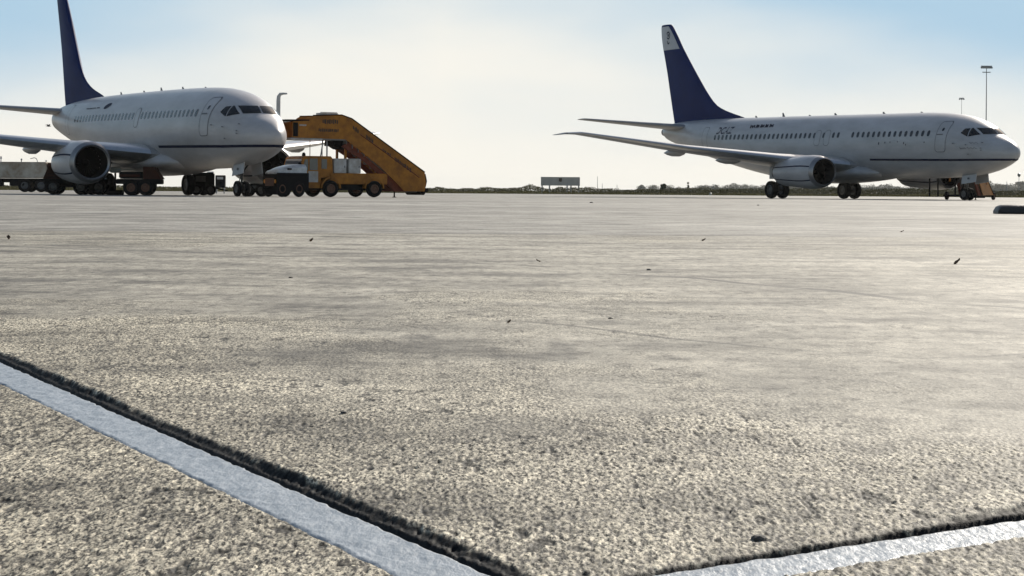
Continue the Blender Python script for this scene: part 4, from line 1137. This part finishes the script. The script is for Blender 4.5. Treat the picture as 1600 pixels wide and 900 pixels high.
def crown_mesh(name, n, w_, h_, z0, seed, size, clumps, m, cone=False, flat=.7):
    rr = np.random.default_rng(seed)
    cl = []
    for i in range(clumps):
        t = rr.uniform(0, 2 * math.pi); q = rr.uniform(0, 1) ** .5
        zc = rr.uniform(.15, .85); rad = (1 - zc) if cone else math.sin(math.pi * min(1, zc * .85 + .12))
        cl.append((w_ / 2 * q * .75 * math.cos(t) * rad, w_ / 2 * q * .75 * math.sin(t) * rad, z0 + h_ * zc, w_ * rr.uniform(.14, .27) * (0.7 if cone else 1)))
    ci = rr.integers(0, clumps, n)
    c = np.array(cl)[ci]
    d = rr.normal(size=(n, 3)); d /= np.linalg.norm(d, axis=1)[:, None]
    rad = c[:, 3] * rr.uniform(.3, 1.0, n) ** .4
    ctr = c[:, :3] + d * rad[:, None] * np.array([1, 1, flat])
    a = rr.normal(size=(n, 3)); a /= np.linalg.norm(a, axis=1)[:, None]
    b = np.cross(a, rr.normal(size=(n, 3))); b /= np.linalg.norm(b, axis=1)[:, None]
    s_ = size * rr.uniform(.6, 1.4, n)[:, None]
    V = np.stack([ctr - a * s_, ctr + b * s_ * .5, ctr + a * s_, ctr - b * s_ * .5], 1).reshape(-1, 3)
    me = bpy.data.meshes.new(name)
    me.vertices.add(4 * n); me.vertices.foreach_set('co', V.astype(np.float32).ravel())
    me.loops.add(4 * n); me.loops.foreach_set('vertex_index', np.arange(4 * n, dtype=np.int32))
    me.polygons.add(n); me.polygons.foreach_set('loop_start', np.arange(0, 4 * n, 4, dtype=np.int32))
    me.update(calc_edges=True); me.materials.append(m)
    return me
def tree(name, loc, w_, h_, seed, label, cat='tree', mk='leaf_b', cone=False, group=None, trunk=.25, n=1800):
    root = thing(name, loc, seed * 1.3, label, cat, group)
    me = crown_mesh('crown', n, w_, h_ * (1 - trunk * .6), h_ * trunk * .6, seed, h_ * (.06 if cone else .075), 7 if cone else 14, M[mk], cone)
    o = bpy.data.objects.new('crown', me); COL.objects.link(o); o.parent = root
    mb = MB().tube([(0, 0, 0), (.02 * h_, 0, h_ * trunk), (0, .01 * h_, h_ * .6)], [h_ * .035, h_ * .028, h_ * .01], 7)
    for t in (0.3, 2.2, 4.4): mb.tube([(.015 * h_, 0, h_ * trunk * .9), (w_ * .2 * math.cos(t), w_ * .2 * math.sin(t), h_ * (trunk + .25))], [h_ * .018, h_ * .006], 5)
    mb.build('trunk', M['bark'], root, True)
    return root
GR = 'far trees along the horizon'
def hgt(px_, Z, ytop): return CAM_H + (298.2 + .0075 * (px_ - 800) - ytop) / F_PX * Z + .05
spec = [(1075, 420, 283, .28, 'narrow pointed cypress standing left of the right airliner\'s wheels', True), (1036, 400, 287, .8, 'small round headed tree on a bare trunk left of the cypress', False)]
for i, (p_, Z, yt_, asp, lab, cone) in enumerate(spec):
    h_ = hgt(p_, Z, yt_); tree('cypress' if cone else 'small_tree', (*at(p_, Z), -.05), h_ * asp, h_, 50 + i, lab, 'tree', 'leaf_b', cone, None, .05 if cone else .4, 1500)
far = [(1004, 289.5, 20), (1020, 290.5, 26), (1045, 291.5, 24), (1061, 293, 20), (1090, 293, 30), (1101, 290, 26), (1116, 290, 26), (1131, 291, 26), (1147, 288.5, 34), (1160, 290, 30), (1178, 291.5, 32), (1192, 291, 28), (1236, 291, 30), (1255, 290.5, 30), (1275, 292, 34), (1296, 292, 30),
       (1345, 292, 34), (1362, 291, 34), (1382, 290, 36), (1400, 291, 36), (1424, 291.5, 40), (1446, 290, 34), (1466, 291, 36), (1480, 293, 34), (1494, 290, 34), (1521, 288, 40), (1541, 286, 34), (1560, 289, 30), (1577, 290, 34), (1597, 285, 30), (1612, 284, 36)]
names = ['low rounded tree', 'broad flat topped tree', 'dense dark tree', 'loose ragged tree']
for i, (p_, yt_, wpx) in enumerate(far):
    Z = 1900 + (i * 297) % 500
    h_ = hgt(p_, Z, yt_); w_ = wpx * Z / F_PX
    nb = 'beyond the grey board' if p_ < 1075 else ('right of the cypress' if p_ < 1200 else ('behind the right airliner\'s wheels' if p_ < 1340 else ('under the right airliner\'s far engine' if p_ < 1490 else 'right of the nose wheels')))
    grp = [q for q in far if (q[0] < 1075) == (p_ < 1075) and (q[0] < 1200) == (p_ < 1200) and (q[0] < 1340) == (p_ < 1340) and (q[0] < 1490) == (p_ < 1490)]
    o = ['first', 'second', 'third', 'fourth', 'fifth', 'sixth', 'seventh', 'eighth', 'ninth', 'tenth'][grp.index(far[i])]
    tree('far_tree', (*at(p_, Z), -.05), w_, h_ * 1.04, 100 + i, f'{names[i % 4]}, {o} from left {nb}', 'tree', ('leaf_b', 'leaf_a')[i % 2], False, GR, .12, 1500)

# scrub strip at the apron edge: one uncountable mass
def strip(name, x0, x1, Za, Zb_, n, hfun, size, m, seed, kind='stuff', wpow=1.0):
    rr = np.random.default_rng(seed)
    Z = rr.uniform(Za, Zb_, n); pxs = rr.uniform(x0, x1, n); X = (pxs - 800) / F_PX * Z
    hh = hfun(pxs, X) ; z = rr.uniform(0, 1, n) ** wpow * hh - .05
    ctr = np.stack([X, Z, z], 1)
    a = rr.normal(size=(n, 3)) * np.array([.5, .5, 1.2]); a /= np.linalg.norm(a, axis=1)[:, None]
    b = np.cross(a, rr.normal(size=(n, 3))); b /= np.linalg.norm(b, axis=1)[:, None]
    s_ = size * rr.uniform(.5, 1.5, n)[:, None]
    V = np.stack([ctr - a * s_, ctr + b * s_ * .35, ctr + a * s_, ctr - b * s_ * .35], 1).reshape(-1, 3)
    me = bpy.data.meshes.new(name)
    me.vertices.add(4 * n); me.vertices.foreach_set('co', V.astype(np.float32).ravel())
    me.loops.add(4 * n); me.loops.foreach_set('vertex_index', np.arange(4 * n, dtype=np.int32))
    me.polygons.add(n); me.polygons.foreach_set('loop_start', np.arange(0, 4 * n, 4, dtype=np.int32))
    me.update(calc_edges=True); me.materials.append(m)
    o = bpy.data.objects.new(name, me); COL.objects.link(o); o['kind'] = kind
    return o
def h1(pxs, X):
    b = .42 + .35 * vnoise(X * .35, X * 0, 61) + .28 * vnoise(X * 1.3, X * 0, 62)
    b = b + .55 * np.exp(-((pxs - 830) / 14) ** 2) + .45 * np.exp(-((pxs - 875) / 9) ** 2) + .20 * sstep(1000, 1300, pxs)
    return b * np.where(pxs < 680, .8, 1)
tag(strip('scrub', -200, 1900, 252, 285, 150000, h1, .085, M['leaf_c'], 5), 'low olive scrub along the far edge of the apron', 'scrub')
def h2(pxs, X): return .22 + .22 * vnoise(X * .5, X * 0, 71) + .08 * (pxs < 480)
tag(strip('dry_grass', -200, 1900, 250.6, 258, 50000, h2, .07, M['leaf_d'], 6), 'dry yellow grass growing at the edge of the apron', 'grass')
def h3(pxs, X): return sstep(960, 1080, pxs) * (2.2 + 1.4 * vnoise(X * .08, X * 0, 82)) + 2.6 * vnoise(X * .02, X * 0, 81) * sstep(960, 1080, pxs) + .6 * sstep(1050, 1250, pxs)
tag(strip('far_wood', 980, 1900, 1750, 1880, 90000, h3, .8, M['leaf_b'], 8), 'far grey green belt of bushes behind the scrub', 'wood')

# bird
mb = MB()
bx, by = at(75, 110); bz = CAM_H + (292.8 - 197) / F_PX * 110
mb.loft([[(x, r_ * math.cos(t), r_ * math.sin(t)) for t in [k * math.pi / 4 for k in range(8)]] for x, r_ in ((-.16, .005), (-.10, .02), (-.03, .038), (.05, .034), (.09, .022), (.12, .022), (.15, .006))])
for s_ in (-1, 1):
    mb.loft([[(.05, s_ * .02, .01), (.05, s_ * .02, .02), (-.05, s_ * .02, .015)], [(.04, s_ * .15, .09), (.04, s_ * .15, .098), (-.05, s_ * .15, .09)], [(-.04, s_ * .29, .06), (-.04, s_ * .29, .064), (-.07, s_ * .29, .06)]])
o = mb.build('bird', M['bird'], None, True, (bx, by, bz)); o.rotation_euler = (0, 0, R(40)); tag(o, 'small dark bird flying left of the blue tail fin', 'bird')

# ------------------------------------------------------------------ haze
HAZE = 0.00006
if HAZE > 0:
    hm = bpy.data.materials.new('haze'); hm.use_nodes = True; t = hm.node_tree; t.nodes.clear()
    vo = N(t, 'ShaderNodeVolumePrincipled'); vo.inputs['Color'].default_value = (0.86, 0.87, 0.86, 1); vo.inputs['Density'].default_value = HAZE
    vo.inputs['Anisotropy'].default_value = 0.3
    oo = N(t, 'ShaderNodeOutputMaterial'); t.links.new(vo.outputs[0], oo.inputs['Volume'])
    o = MB().box(-9100, 9100, -2100, 12100, -1.1, 60).build('haze', hm); tag(o, 'thin pale haze over the whole airfield', 'haze', None, 'stuff')
